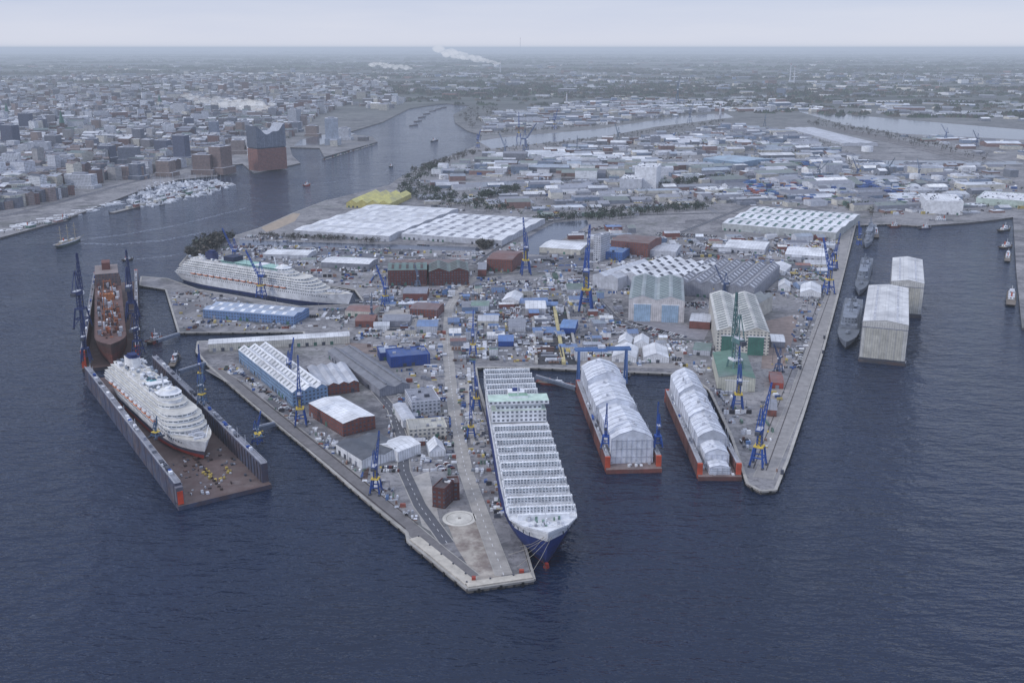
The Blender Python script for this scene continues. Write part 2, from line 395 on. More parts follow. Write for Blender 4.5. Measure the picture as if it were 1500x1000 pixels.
hall('yellow_warehouse',(507,297),(570,299),(575,283),10,rise=7,nb=4,wall=c(200,190,120),roof=c(222,214,130),axis='y')
hall('green_striped_warehouse',(1058,327),(1225,341),(1237,312),13,rise=3,nb=3,wall=c(185,190,190),roof=WHITE,sky=16,skc=c(94,122,120))
hall('ship_assembly_hall',(868,402),(905,408),(925,380),18,rise=4,nb=2,wall=LG,roof=LG,axis='y')
hall('ship_assembly_hall',(900,398),(985,412),(995,380),20,rise=4,nb=5,wall=LG,roof=WHITE,axis='y',sky=20)
hall('ship_assembly_hall',(988,412),(1105,424),(1128,388),18,rise=5,nb=6,wall=MG,roof=c(124,126,136),axis='y',sky=14,skc=LG)
hall('shipbuilding_hall',(921,438),(1003,441),(985,407),27,rise=5,nb=2,wall=c(214,210,210),roof=c(160,170,172),axis='y',sky=9,skc=c(85,108,106),doors=2,dc=c(165,192,216))
hall('shipbuilding_hall',(1050,484),(1128,487),(1162,434),26,rise=5,nb=2,wall=CREAM,roof=c(205,205,200),axis='y',sky=10,skc=c(105,115,115),doors=2,dc=c(70,118,105),wm=FA)
hall('shipbuilding_hall',(1064,452),(1090,456),(1110,430),20,rise=4,nb=2,wall=CREAM,roof=c(150,155,155),axis='y')
hall('green_hall',(1053,552),(1107,554),(1110,518),14,rise=3,nb=1,wall=c(205,205,190),roof=c(96,130,114),axis='y',doors=1,dc=c(225,225,215))
for q in ((896,522,932,524,935,508),(943,523,980,524,976,508),(905,502,925,503,925,493),(928,503,950,504,948,494),(1172,428,1203,430,1206,418),(1118,395,1150,398,1155,388),(1140,420,1158,421,1160,413),(735,440,760,441,760,430)):
    hall('white_tent',q[:2],q[2:4],q[4:],6,rise=5,wall=WHITE,roof=WHITE,axis='y')
hall('silo_building',(930,245),(962,246),(968,240),50,rise=0,wall=WHITE,roof=WHITE)
hall('silo_building',(908,262),(940,263),(945,257),25,rise=0,wall=LG,roof=WHITE)
hall('white_plant_building',(1357,294),(1412,296),(1416,286),26,rise=0,wall=WHITE,roof=WHITE)
hall('white_plant_building',(1430,290),(1500,295),(1502,284),14,rise=0,wall=c(190,205,195),roof=WHITE)
hall('blue_warehouse',(1030,232),(1085,238),(1092,229),14,rise=3,wall=c(130,155,180),roof=c(170,192,210))
hall('logistics_hall',(1150,187),(1235,210),(1258,203),10,rise=2,nb=3,wall=LG,roof=LG)
hall('brick_tower_house',(870,345),(880,346),(885,340),40,rise=0,wall=LG,roof=MG,wm=FA)
hall('red_brick_building',(895,352),(950,357),(955,346),22,rise=3,wall=BRICK,roof=c(120,98,94),wm=FA)
hall('blue_low_building',(872,368),(912,371),(915,360),12,rise=0,wall=c(70,110,175),roof=c(115,152,200),wm=FA)
for q,h,wl,rf in [((770,452,800,452,798,440),9,LG,WHITE),((700,470,730,470,730,461),6,CREAM,LG),((745,478,770,478,770,466),7,LG,MG),((560,470,600,470,600,460),8,MG,MG),((520,470,548,470,548,460),8,BRICK,c(132,94,86)),
  ((1010,470,1040,472,1042,460),9,BRICK,LG),((1130,500,1150,501,1152,490),7,MG,WHITE),((1060,362,1120,366,1124,354),8,LG,WHITE),((1150,372,1210,376,1212,364),8,LG,WHITE),((940,366,990,369,992,358),10,LG,LG),
  ((385,372,450,374,452,366),7,LG,WHITE),((470,384,540,387,542,378),8,MG,WHITE),((700,395,712,395,714,384),10,BRICK,MG),((610,478,640,478,641,468),8,LG,c(115,140,180)),((590,430,625,430,626,420),9,BRICK,MG),
  ((1125,600,1138,601,1142,585),6,BRICK,MG),((1130,560,1148,561,1152,545),6,RED,c(140,84,74)),((790,362,850,366,852,354),9,CREAM,WHITE),((730,500,752,500,752,490),6,BLUE,c(95,128,185)),((1015,512,1040,514,1038,502),6,LG,c(110,132,124)),
  ((505,455,545,457,546,447),7,CREAM,c(140,106,100)),((820,480,842,481,843,468),7,BLUE,c(110,145,195)),((690,448,716,448,716,440),7,LG,c(120,145,134))]:
    hall('workshop_building',q[:2],q[2:4],q[4:],h,rise=2,wall=wl,roof=rf)
# ---------------------------------------------------------------- cranes
def crane(name,bx,by,ytop,jib=40,z=3,col=BLUE,luff=.3,band=YEL):
    X,Y=P(bx,by,z); h=ZT(bx,by,ytop,z); mb=MB(name,(X,Y,z),math.radians(jib))
    col=jit(col,.15); w=min(8,max(3.5,h*.085)); t=max(.65,h*.013); z1=.26*h; k=.6
    for sx in (-1,1):
        for sy2 in (-1,1):
            mb.beam((sx*w,sy2*w,0),(sx*w*k,sy2*w*k,z1),t*1.4,col); mb.box(sx*w-1.6,sx*w+1.6,sy2*w-.8,sy2*w+.8,0,1.4,DG)
    for sg in (-1,1):
        mb.beam((-w*.8,sg*w*.8,z1*.5),(w*.8,sg*w*.8,z1*.5),t,col); mb.beam((sg*w*.8,-w*.8,z1*.5),(sg*w*.8,w*.8,z1*.5),t,col)
        mb.beam((-w,sg*w,1.2),(w*.8,sg*w*.8,z1*.5),t*.6,col)
    mb.box(-w*k-.6,w*k+.6,-w*k-.6,w*k+.6,z1,z1+h*.02,band or col)
    r=h*.028
    mb.lattice((0,0,z1+h*.02),(0,0,.46*h),r*2,r*2,4,t*.7,col); mb.cyl(0,0,z1+h*.02,.46*h,r*.6,r*.6,band or col,8)
    mb.box(-.11*h,.04*h,-.035*h,.035*h,.46*h,.515*h,jit(col,.1),0,LG); mb.box(.04*h,.075*h,-.03*h,.015*h,.45*h,.49*h,WHITE,0)
    mb.box(-.15*h,-.11*h,-.03*h,.03*h,.455*h,.5*h,DG)
    for sg in (-1,1):
        mb.beam((.03*h,sg*.03*h,.515*h),(-.03*h,sg*.01*h,.78*h),t*.7,col); mb.beam((-.1*h,sg*.03*h,.515*h),(-.03*h,sg*.01*h,.78*h),t*.6,col)
    mb.lattice((.05*h,0,.51*h),(luff*h,0,h),.042*h,.014*h,9,t*.55,col)
    mb.beam((-.03*h,0,.78*h),(luff*h*.9,0,.93*h),.3,DG); mb.beam((-.03*h,0,.78*h),(luff*h*.6,0,.76*h),.3,DG)
    mb.beam((luff*h,0,h),(luff*h,0,.35*h),.22,DG); mb.box(luff*h-.6,luff*h+.6,-.6,.6,.33*h,.35*h,YEL)
    mb.build()
for a in [(770,402,322,100),(858,455,335,80),(383,436,368,160),(441,622,530,100),(426,560,500,80),(377,650,605,60),
          (551,722,640,80),(698,600,535,100),(693,520,460,90),(1080,600,512,85),(1110,682,572,60),(1213,430,352,110),(565,448,392,130),
          (345,395,336,150),(1222,395,345,60),(760,205,165,90),(700,217,190,60),(812,190,160,40),(1258,360,325,100),(690,640,580,95)]:
    crane('harbour_crane',a[0],a[1],a[2],a[3],luff=U(.15,.42))
for a in [(770,225,180),(740,232,196),(905,208,180),(992,150,110),(1010,180,150),(1060,440,388),(1140,545,500),(612,420,388),(545,470,430),(1255,262,232),(1300,258,230),(1200,262,234),(1345,262,234),(1430,215,190),(1385,205,182),(1120,185,165),(845,225,198)]:
    crane('slewing_crane',a[0],a[1],a[2],U(0,360),luff=U(.2,.5),col=CH((c(80,100,140),c(110,125,150),c(90,110,130))),band=None)
crane('tower_crane',1075,560,430,110,col=c(90,125,125),luff=.06,band=WHITE)
A=Vector(P(847,562)); B=Vector(P(916,560)); zg=ZT(847,562,511)
ang,L,_=rect3(A,B,B); mb=MB('gantry_crane',(A.x,A.y,3),ang)
for x in (0,L):
    for y in (-7,7): mb.beam((x,y,0),(x,y*.3,zg),1.6,c(84,118,174))
    mb.beam((x,-7,2),(x,7,2),1.4,c(84,118,174)); mb.box(x-1.5,x+1.5,-9,9,0,1.5,DG)
for y in (-2.5,2.5): mb.box(-4,L+4,y-1,y+1,zg-1.8,zg+.6,c(98,132,184))
mb.box(L*.4,L*.55,-3,3,zg+.6,zg+3,LG); mb.beam((L*.47,0,zg),(L*.47,0,zg*.3),.4,DG); mb.build()
mb=MB('dry_dock'); a=Vector(P(812,452)); b2=Vector(P(826,534)); ang,L,_=rect3(a,b2,b2)
mb.at(a.x,a.y,3,ang); mb.box(0,L,-2,2,0,3,c(190,178,130)); mb.box(0,L,14,17,0,2,CONC); mb.box(0,L,-30,-27,0,2,CONC)
mb.face([(0,2,.16),(L,2,.16),(L,14,.16),(0,14,.16)],0,c(40,42,46)); mb.face([(0,-27,.16),(L,-27,.16),(L,-2,.16),(0,-2,.16)],0,c(60,58,60))
for i in range(int(L/8)): mb.box(i*8,i*8+U(2,6),-24+U(0,8),-5-U(0,8),.2,U(1,3),jit(CH((BROWN,MG,LG,DG,MG)),.2))
mb.build()
# ---------------------------------------------------------------- ships
def hullsec(t,v,B,full=.88,stern=.92,wlfull=.74,ws=.75):
    fd=1-max(0,(t-full)/(1-full))**2.0; fw=1-max(0,(t-wlfull)/(1-wlfull))**1.6
    sd=stern+(1-stern)*min(1,t/.12); sw=ws*.4+(1-ws*.4)*min(1,t/.2)**.7
    return B/2*max(0,(fw*sw)*(1-v)+(fd*sd)*v)
def hull(mb,L,B,D,cols,z0=-2,rake=6,deck=LG,full=.88,dm=0,wlfull=.74,sheer=2.5,m=0):
    nS=26; nV=len(cols)
    X=lambda t,v:L*t-(rake*(1-v))*max(0,(t-.8)/.2)+ (5*(1-v))*(1-min(1,t/.15))
    Z=lambda t,v:z0+(D-z0)*v+sheer*v*max(0,(t-.8)/.2)**2
    ts=[(i/nS) for i in range(nS+1)]
    for i in range(nS):
        for j in range(nV):
            v0,v1=j/nV,(j+1)/nV
            for sg in (-1,1):
                q=lambda t,v:(X(t,v),sg*hullsec(t,v,B,full,wlfull=wlfull),Z(t,v))
                mb.face([q(ts[i],v0),q(ts[i+1],v0),q(ts[i+1],v1),q(ts[i],v1)],m,cols[j])
        mb.face([(X(ts[i],1),-hullsec(ts[i],1,B,full),Z(ts[i],1)-.9),(X(ts[i+1],1),-hullsec(ts[i+1],1,B,full),Z(ts[i+1],1)-.9),
                 (X(ts[i+1],1),hullsec(ts[i+1],1,B,full),Z(ts[i+1],1)-.9),(X(ts[i],1),hullsec(ts[i],1,B,full),Z(ts[i],1)-.9)],dm,deck)
    for j in range(nV):
        v0,v1=j/nV,(j+1)/nV; a=hullsec(0,v0,B,full); b2=hullsec(0,v1,B,full)
        mb.face([(X(0,v0),-a,Z(0,v0)),(X(0,v0),a,Z(0,v0)),(X(0,v1),b2,Z(0,v1)),(X(0,v1),-b2,Z(0,v1))],m,cols[j])
def shipframe(name,s,bw,z=0,zr=0):
    A=P(*s,zr); B=P(*bw,zr); ang,L,_=rect3(A,B,B); return MB(name,(A[0],A[1],z),ang),L
def tier(x0,x1,b2,rf,ra=.0,n=6):
    p=[(x0+ra,-b2)]
    for i in range(n+1):
        a=-math.pi/2+math.pi*i/n; p.append((x1-rf+rf*math.cos(a),b2*math.sin(a)))
    p.append((x0+ra,b2)); p.append((x0,b2*.8)); p.append((x0,-b2*.8)); return p
# container ship
mb,L=shipframe('container_ship',(741,540),(803,790),0,24)
B=47; D=24
hull(mb,L,B,D,[c(120,45,40),c(28,42,92),c(30,46,104),c(32,50,112),c(34,54,120),c(36,58,124),WHITE,WHITE],deck=c(222,224,228),full=.9,rake=12,sheer=5,wlfull=.7,z0=-3)
mb.cyl(L-8,0,-2.5,3,2.5,1.5,c(150,50,40),8)
x=8; hx=(L*.345,L*.41)
while x<L*.905:
    if not (hx[0]-16<x<hx[1]+2):
        bb=hullsec(min(1,(x+10)/L),1,B,.9)*.93
        mb.box(x,x+10.2,-bb,bb,D-.8,D+1.0,c(66,76,86),0)
        for i in range(9):
            y=-bb+2*bb*i/9
            if R()<.85: mb.box(x+1.0,x+6.4,y+.4,y+2*bb/9-.4,D+1.0,D+1.7,jit(c(112,126,134),.3))
        nn=19
        mb.box(x+8.8,x+12.0,-bb-.4,bb+.4,D-.5,D+1.6,WHITE)
        for i in range(nn+1):
            y=-bb+2*bb*i/nn; hh=D+6.2+U(-.3,.3); mb.box(x+9.2,x+11.6,y-.35,y+.35,D+1.6,hh,jit(WHITE,.05)); mb.box(x+7.4,x+8.8,y-.2,y+.2,D+1,D+2.6,LG)
        mb.box(x+9.8,x+11.0,-bb,bb,D+3.2,D+3.9,WHITE); mb.box(x+9.6,x+11.2,-bb,bb,D+5.5,D+6.0,WHITE)
        for y in (-bb-.2,bb+.2): mb.box(x+1,x+13,y-.4,y+.4,D,D+1.2,WHITE)
    x+=14.6
mb.box(hx[0],hx[1],-B*.48,B*.48,D,D+10,WHITE,FA,c(205,218,208)); mb.box(hx[0]+2,hx[1]-3,-B*.4,B*.4,D+10,D+15,WHITE,FA,c(200,218,206)); mb.box(hx[0]+4,hx[1]-1,-B*.53,B*.53,D+15,D+18,WHITE,FA,c(196,218,206))
mb.box(hx[0]+7,hx[1]-8,-8,8,D+18,D+20,WHITE,0,c(140,175,155)); mb.beam((hx[0]+12,0,D+20),(hx[0]+12,0,D+30),.8,WHITE); mb.beam((hx[0]+12,-5,D+27),(hx[0]+12,5,D+27),.5,WHITE)
mb.box(hx[0]-13,hx[0]-3,-7,7,D,D+17,c(235,235,235),0,WHITE); mb.box(hx[0]-10,hx[0]-6,-3,3,D+17,D+19,c(40,60,120)); mb.box(hx[0]-16,hx[0]-.2,-B*.45,-8,D,D+5,WHITE,FA,c(180,204,190)); mb.box(hx[0]-16,hx[0]-.2,8,B*.45,D,D+5,WHITE,FA,c(180,204,190))
for y in (-B*.42,B*.42): mb.box(hx[0]-9,hx[0]-2,y-1.5,y+1.5,D+6,D+8.5,c(220,110,50))
for k in range(30):
    x=L*.93+U(-3,10); y=U(-11,11); mb.box(x,x+U(1,2.5),y,y+U(1,2),D+1,D+U(2.5,4),jit(CH((WHITE,c(120,150,140),MG,LG))))
mb.box(L*.922,L*.927,-17,17,D,D+5,WHITE); mb.beam((L*.955,0,D+2),(L*.955,0,D+15),.7,WHITE)
for i in range(7):
    t=.90+.012*i
    for sg in (-1,1):
        yy=sg*(hullsec(t,.93,B,.9)+.05); mb.box(L*t-1.2,L*t+1.2,yy-.25,yy+.25,D-1.2,D+.1,c(40,50,70))
mb.build()
mb=MB('mooring_lines')
for a,b2 in (((797,786,26),(770,812,4)),((797,786,26),(762,800,4)),((808,786,26),(779,838,4)),((805,788,26),(757,830,4)),((800,788,26),(745,812,4))):
    p=Vector((*P(a[0],a[1],a[2]),a[2])); q=Vector((*P(b2[0],b2[1],b2[2]),b2[2])); mid=(p+q)/2-Vector((0,0,1.5)); mb.beam(p,mid,.22,c(170,165,155)); mb.beam(mid,q,.22,c(170,165,155))
mb.build()
# floating docks
def fdock(name,A,B,C,wh,wt,wallc,inner,ends,pz=3.5,deckc=None,capc=c(165,166,172)):
    A,B,C=P(*A,0),P(*B,0),P(*C,0); ang,L,s=rect3(A,B,C); mb=MB(name,(A[0],A[1],0),ang); y0,y1=min(0,s),max(0,s)
    mb.box(0,L,y0,y1,-3,pz,wallc,RU,deckc or c(92,72,70),RU)
    mb.face([(2,y0+wt,pz+.06),(L-2,y0+wt,pz+.06),(L-2,y1-wt,pz+.06),(2,y1-wt,pz+.06)],RU,deckc or c(120,108,105))
    for (a,b2) in ((y0,y0+wt),(y1-wt,y1)):
        mb.box(6,L-6,a,b2,pz,wh,wallc,RU,capc,PL)
        for xe,sg in ((6,-1),(L-6,1)):
            if ends: mb.box(min(xe,xe+sg*2.0),max(xe,xe+sg*2.0),a-.2,b2+.2,0,wh+.5,ends,PL)
        for k in range(int(L/7)):
            x=8+k*7
            if x>L-8: break
            yi=b2 if a==y0 else a-.5
            mb.box(x,x+.6,yi,yi+.5,pz,wh-1,jit(inner,.2),0)
            yo=a-.25 if a==y0 else b2
            if k%3==0: mb.box(x,x+.5,yo,yo+.25,0,wh-.5,jit(wallc,.25),0)
        for yy in (a+.3,b2-.3):
            mb.beam((6,yy,wh+1.2),(L-6,yy,wh+1.2),.18,LG)
            k=6
            while k<L-6: mb.beam((k,yy,wh),(k,yy,wh+1.2),.18,LG); k+=6
        for k in range(int(L/12)):
            x=U(15,L-20); mb.box(x,x+U(1.5,6),a+.9,b2-U(.9,2),wh,wh+U(.8,3),jit(CH((WHITE,BLUE,LG,DG,LG,MG)),.15))
        for k in range(5): x=U(20,L-20); mb.beam((x,(a+b2)/2,wh),(x,(a+b2)/2,wh+9),.3,LG)
    return mb,L,y0,y1,wt
mb,L1,y0,y1,wt=fdock('floating_dock',(262,748),(125,562),(405,722),19,5,c(76,84,108),c(70,66,72),None,deckc=c(106,92,90),capc=c(140,142,152))
for i in range(60):
    x=U(6,90); y=U(y0+8,y1-9); mb.box(x,x+U(.8,3),y,y+U(.8,2.5),3.6,U(4.0,5.3),jit(CH((BROWN,LG,DG,MG,c(70,58,58),DG)),.2))
for i in range(16):
    x=26+U(0,26); y=(y0+y1)/2+U(-18,4); mb.box(x,x+U(1,2.5),y,y+U(1,2.5),3.6,5.2,jit(c(190,168,90),.2))
for x in range(10,int(L1)-10,6): mb.box(x,x+2,(y0+y1)/2-1,(y0+y1)/2+1,3.6,5.0,c(72,60,58))
mb.box(2,6,(0 if y0>-1 else y1-wt)-.1,(wt if y0>-1 else y1)+.1,5,17,c(110,110,122),PL)
mb.box(1.5,2,(0 if y0>-1 else y1-wt)+.5,(wt if y0>-1 else y1)-.5,4,14,c(225,85,55),PL)
mb.build()
mb,L2,y0b,y1b,_=fdock('floating_dock',(121,545),(140,420),(207,540),21,4,c(70,64,70),c(96,66,60),c(205,80,52),deckc=c(92,74,70),capc=c(130,126,130)); mb.build()
mb,L=shipframe('cargo_ship',(160,425),(166,538),5,5)
hull(mb,L,32,22,[c(115,60,52)]*3+[c(92,60,56)]*2+[c(78,60,58)],deck=c(106,80,75),rake=6,z0=0,m=RU)
for i in range(150):
    x=U(.2*L,.9*L); y=U(-13,10); mb.box(x,x+U(1.5,5),y,y+U(1,4),21,U(22.2,28),jit(CH((BROWN,c(105,70,64),c(120,90,84),LG,MG,WHITE,c(165,100,70),DG)),.25))
mb.box(.04*L,.2*L,-14,14,21,38,c(120,102,100),FA,c(140,128,126)); mb.box(.07*L,.13*L,-5,5,38,47,c(115,74,66))
for x in (.35*L,.55*L,.75*L):
    for yy in (-6,6): mb.beam((x,yy,21),(x,yy*.6,42),.9,c(190,120,78))
    mb.beam((x,-5,40),(x,5,40),.9,c(190,120,78)); mb.beam((x,0,38),(x+18,0,45),.7,c(190,128,90))
mb.box(.4*L,.42*L,-6,6,21,29,c(200,130,84)); mb.build()
for a in ((122,480,372,80),(195,470,367,100),(203,520,440,75),(127,530,455,100)): crane('dock_crane',*a,z=19,luff=.06,band=None,col=c(44,60,110))
for a in ((297,592,535,70),(229,640,610,60),(378,640,618,200)): crane('dock_crane',a[0],a[1],a[2],a[3],z=19,col=c(90,115,145),luff=.15)
crane('harbour_crane',295,560,505,100,z=8,luff=.05)
def cruise(name,s,bw,z,zr,B,D,decks,cols,dh=3,funnel=c(240,240,240),fun2=NAVY,glass=False):
    mb,L=shipframe(name,s,bw,z,zr); hull(mb,L,B,D,cols,deck=c(200,196,188),rake=10,z0=0,full=.8,wlfull=.66,sheer=3)
    for k in range(decks):
        x0=L*(.02+.012*k); x1=L*(.86-.022*k-(.05 if k>decks-3 else 0)); bb=B*.5-(0 if k<decks-3 else 2.2*(k-decks+4))
        mb.prism(tier(x0,x1,bb,min(B*.45,16)),D+k*dh-.8 if k==0 else D+k*dh,D+(k+1)*dh,WHITE,DE if k<decks-1 else PL,c(205,203,196))
        mb.prism(tier(x0-.6,x1+.9,bb+.6,min(B*.45,16)),D+(k+1)*dh-.4,D+(k+1)*dh+.02,c(238,239,242),PL,c(206,204,198))
    zt=D+decks*dh; xb=L*(.82-.022*decks)
    mb.prism(tier(xb-20,xb-2,B*.3,8),zt,zt+3,WHITE,DE); mb.cyl(xb-14,0,zt+3,zt+5.2,8.5,7,WHITE,16,tc=c(225,225,222))
    mb.cyl(xb-14,0,zt+5.2,zt+7,3,2,WHITE,12); mb.beam((xb-25,0,zt),(xb-28,0,zt+15),1.2,WHITE); mb.beam((xb-27,-5,zt+10),(xb-27,5,zt+10),.6,WHITE)
    xf=L*.2; mb.prism(tier(xf-8,xf+9,5.5,5),zt,zt+10,funnel,PL,fun2); mb.prism(tier(xf-5,xf+6,3.5,3),zt+10,zt+12.5,fun2)
    mb.box(L*.38,L*.46,-4,4,zt,zt+.7,WHITE,0,TEAL); mb.box(L*.48,L*.52,-9,9,zt,zt+3.4,WHITE,DE)
    for i in range(130):
        x=U(L*.06,xb-22); y=U(-B*.34,B*.34); mb.box(x,x+U(.8,5),y,y+U(.8,3.5),zt-.1,zt+U(.5,2.6),jit(CH((WHITE,WHITE,LG,c(150,160,174),DG)),.1))
    for sg in (-1,1):
        k=L*.12
        while k<L*.68:
            mb.box(k,k+8,sg*(B*.5+1.2)-1.2,sg*(B*.5+1.2)+1.2,D+1.4,D+2.6,c(224,130,76)); mb.box(k+.8,k+7.2,sg*(B*.5+1.2)-1.1,sg*(B*.5+1.2)+1.1,D+2.6,D+4.0,WHITE); k+=12
        mb.beam((L*.84,sg*B*.46,D+2),(L*.985,sg*1,D+5),.4,WHITE)
        k=L*.06
        while k<L*.9:
            yy=sg*(hullsec(k/L,.8,B,.8,wlfull=.66)+.05); mb.box(k,k+1.2,yy-.12,yy+.12,D*.8-.6,D*.8+.6,c(50,60,75)); k+=3.6
    if glass: mb.box(L*.28,L*.62,-B*.3,B*.3,zt,zt+2.6,c(140,178,174),DE,c(160,198,188)); mb.box(L*.3,L*.36,-9,9,zt+2.6,zt+9,c(40,50,80))
    for i in range(14):
        x=U(L*.84,L*.93); mb.box(x,x+U(1,3),U(-6,3),U(3.5,6),D+.5,D+U(1.5,3),jit(LG))
    mb.build()
cruise('cruise_ship',(178,548),(303,654),5.5,19,33,15,6,[c(150,55,45),c(80,80,100),WHITE,WHITE,WHITE])
cruise('cruise_ship',(268,394),(517,433),0,16,34,16,7,[NAVY,WHITE,WHITE,WHITE,WHITE],glass=True,funnel=c(50,60,100))
# tarpaulin covered yachts in floating docks
def cover(mb,x0,x1,yc,w,h,z,col=c(222,226,235)):
    n=max(2,int((x1-x0)/8)); secs=[]
    for i in range(n+1):
        hh=h*(1+U(-.03,.03)); w2=w/2*U(.975,1.01)
        secs.append((x0+(x1-x0)*i/n,[(-w2,0),(-w2*.99,.38*hh),(-w2*.97,.74*hh),(-w*.3,.88*hh),(0,hh),(w*.3,.88*hh),(w2*.97,.74*hh),(w2*.99,.38*hh),(w2,0)]))
    for i in range(n):
        for j in range(8):
            a,b2=secs[i],secs[i+1]; cc=jit(col,.08)
            mb.face([(a[0],yc+a[1][j][0],z+a[1][j][1]),(b2[0],yc+b2[1][j][0],z+b2[1][j][1]),(b2[0],yc+b2[1][j+1][0],z+b2[1][j+1][1]),(a[0],yc+a[1][j+1][0],z+a[1][j+1][1])],SH if j in (3,4) else 0,cc)
            mb.beam((a[0],yc+a[1][j][0]*1.006,z+a[1][j][1]*1.006),(a[0],yc+a[1][j+1][0]*1.006,z+a[1][j+1][1]*1.006),.35,c(180,184,196))
    for sc in (secs[0],secs[-1]):
        mb.face([(sc[0],yc+p[0],z+p[1]) for p in sc[1]],SH,jit(col,.05))
    for i in range(int(w/4)):
        y=yc-w/2+2+i*4; mb.beam((x0-.3,y,z),(x0-.3,y,z+h*.74),.3,LG)
    for zz in (.2,.45,.7): mb.beam((x0-.3,yc-w/2,z+h*zz),(x0-.3,yc+w/2,z+h*zz),.3,LG)
    for i in range(int((x1-x0)/10)):
        x=U(x0+2,x1-4); y=yc+U(-w*.25,w*.2); mb.box(x,x+U(1,3),y,y+U(1,2.5),z+h*.85,z+h*U(.98,1.06),jit(LG,.2))
def coverdock(A,B,C,segs,wallc):
    mb,L,ya,yb,wt=fdock('floating_dock',A,B,C,12,3.5,wallc,c(100,75,72),c(200,88,62),deckc=c(140,126,124))
    for i in range(26):
        x=U(2,.14*L); y=U(ya+5,yb-6); mb.box(x,x+2,y,y+2,3.6,U(4,6),jit(CH((LG,WHITE,WHITE,BROWN)),.2))
    mb.build()
    m2=MB('tarpaulin_covered_yacht',mb.o,mb.ang)
    for a,b2,wf,h in segs: cover(m2,a*L,b2*L,(ya+yb)/2,(yb-ya-2*wt)*wf,h,3.55)
    m2.build()
coverdock((888,694),(843,572),(969,691),[(.06,.36,.93,28),(.36,.46,.86,22),(.46,.74,.98,26),(.74,.99,.97,31)],c(138,84,76))
coverdock((1023,704),(973,586),(1086,703),[(.02,.09,.6,8),(.09,.2,.74,16),(.2,.42,.9,24),(.42,.7,.95,27),(.7,.98,.98,30)],c(118,80,76))
for a in ((887,655,592,80),(963,655,590,95)): crane('dock_crane',a[0],a[1],a[2],a[3],z=13,luff=.08,band=None)
def sheddock(nl,far,yroof,Wd):
    A=Vector(P(*nl,0)); h=ZT(nl[0],nl[1],yroof,0); Fp=Vector(P(*far,h)); d=Fp-A; s=d.length; d.normalize(); ang=math.atan2(d.y,d.x)-math.pi/2; L=Wd
    mb=MB('covered_floating_dock',(A.x,A.y,0),ang); wc=c(210,209,205)
    mb.box(-1,L+1,-2,s+3,-3,3.4,c(75,75,82),RU)
    mb.box(0,L,0,s,3.4,h-3,wc,SH); mb.gable(0,L,0,s,h-3,3,wc,c(226,226,226),'y')
    for i in range(5):
        a=L*(.08+.17*i); mb.box(a,a+L*.15,-.3,-.02,5,h*.8,jit(c(198,196,186),.05),SH)
    mb.box(0,L,-.4,-.02,h*.8,h*.82,MG); mb.box(0,L,-.4,-.02,3.5,5,DG)
    for i in range(int(s/9)):
        mb.box(L+.02,L+.5,i*9+2,i*9+2.7,3.4,h-3.2,MG); mb.box(-.5,-.02,i*9+2,i*9+2.7,3.4,h-3.2,MG)
        for zz in (.3,.5,.7): mb.box(-.3,-.02,i*9+4,i*9+8,h*zz,h*zz+2.5,DG)
        mb.box(L*.22,L*.27,i*9+3,i*9+6,h-1.8,h-.3,LG); mb.box(L*.72,L*.77,i*9+3,i*9+6,h-1.8,h-.3,LG)
    for i in range(16): mb.box(L+1,L+1.6,i*s/16,i*s/16+.5,3.4,6,LG)
    mb.build()
sheddock((1258,529),(1273,414),466,45); sheddock((1300,462),(1308,374),408,38)
def warship(s,bw,B):
    mb,L=shipframe('grey_warship',s,bw,0,0); G=c(136,144,158); hull(mb,L,B,8,[c(60,62,68),G,G],deck=c(112,118,128),z0=-1,rake=7,full=.72,wlfull=.6)
    mb.box(.22*L,.68*L,-B*.38,B*.38,7.2,12,G); mb.prism(tier(.45*L,.66*L,B*.33,4),12,19,G,FA,G); mb.box(.26*L,.36*L,-B*.25,B*.25,12,17,G)
    mb.lattice((.52*L,0,19),(.52*L,0,38),3,1,5,.5,G); mb.beam((.52*L,-4,29),(.52*L,4,29),.5,G); mb.box(.38*L,.42*L,-2.5,2.5,12,22,G)
    mb.cyl(.78*L,0,8,11,3,2.4,G,8); mb.beam((.78*L,0,10),(.84*L,0,11),.6,G); mb.cyl(.14*L,0,8,10.5,2.5,2,G,8)
    for i in range(40): x=U(.1*L,.7*L); y=U(-7,5); mb.box(x,x+U(1,3),y,y+U(1,3),8 if x<.22*L else 12,U(12.5,17),jit(G,.4))
    mb.build()
warship((1270,385),(1258,436),18); warship((1250,446),(1238,514),24); warship((1278,335),(1268,366),14)
def tug(name,s,bw,B,hc,sc_,h=7):
    mb,L=shipframe(name,s,bw,0,0); hull(mb,L,B,h*.45,[hc]*3,deck=c(120,110,100),z0=-.5,rake=2,full=.7,wlfull=.6,sheer=1)
    mb.prism(tier(.3*L,.72*L,B*.33,2),h*.4,h*.8,sc_,FA,LG); mb.prism(tier(.5*L,.68*L,B*.25,1.5),h*.8,h*1.2,sc_,FA,LG)
    mb.cyl(.36*L,0,h*.8,h*1.5,B*.08,B*.08,c(190,80,50),8); mb.beam((.55*L,0,h*1.2),(.55*L,0,h*2),.4,WHITE); mb.beam((.9*L,0,h*.4),(.9*L,0,h*1.1),.3,WHITE)
    mb.build()
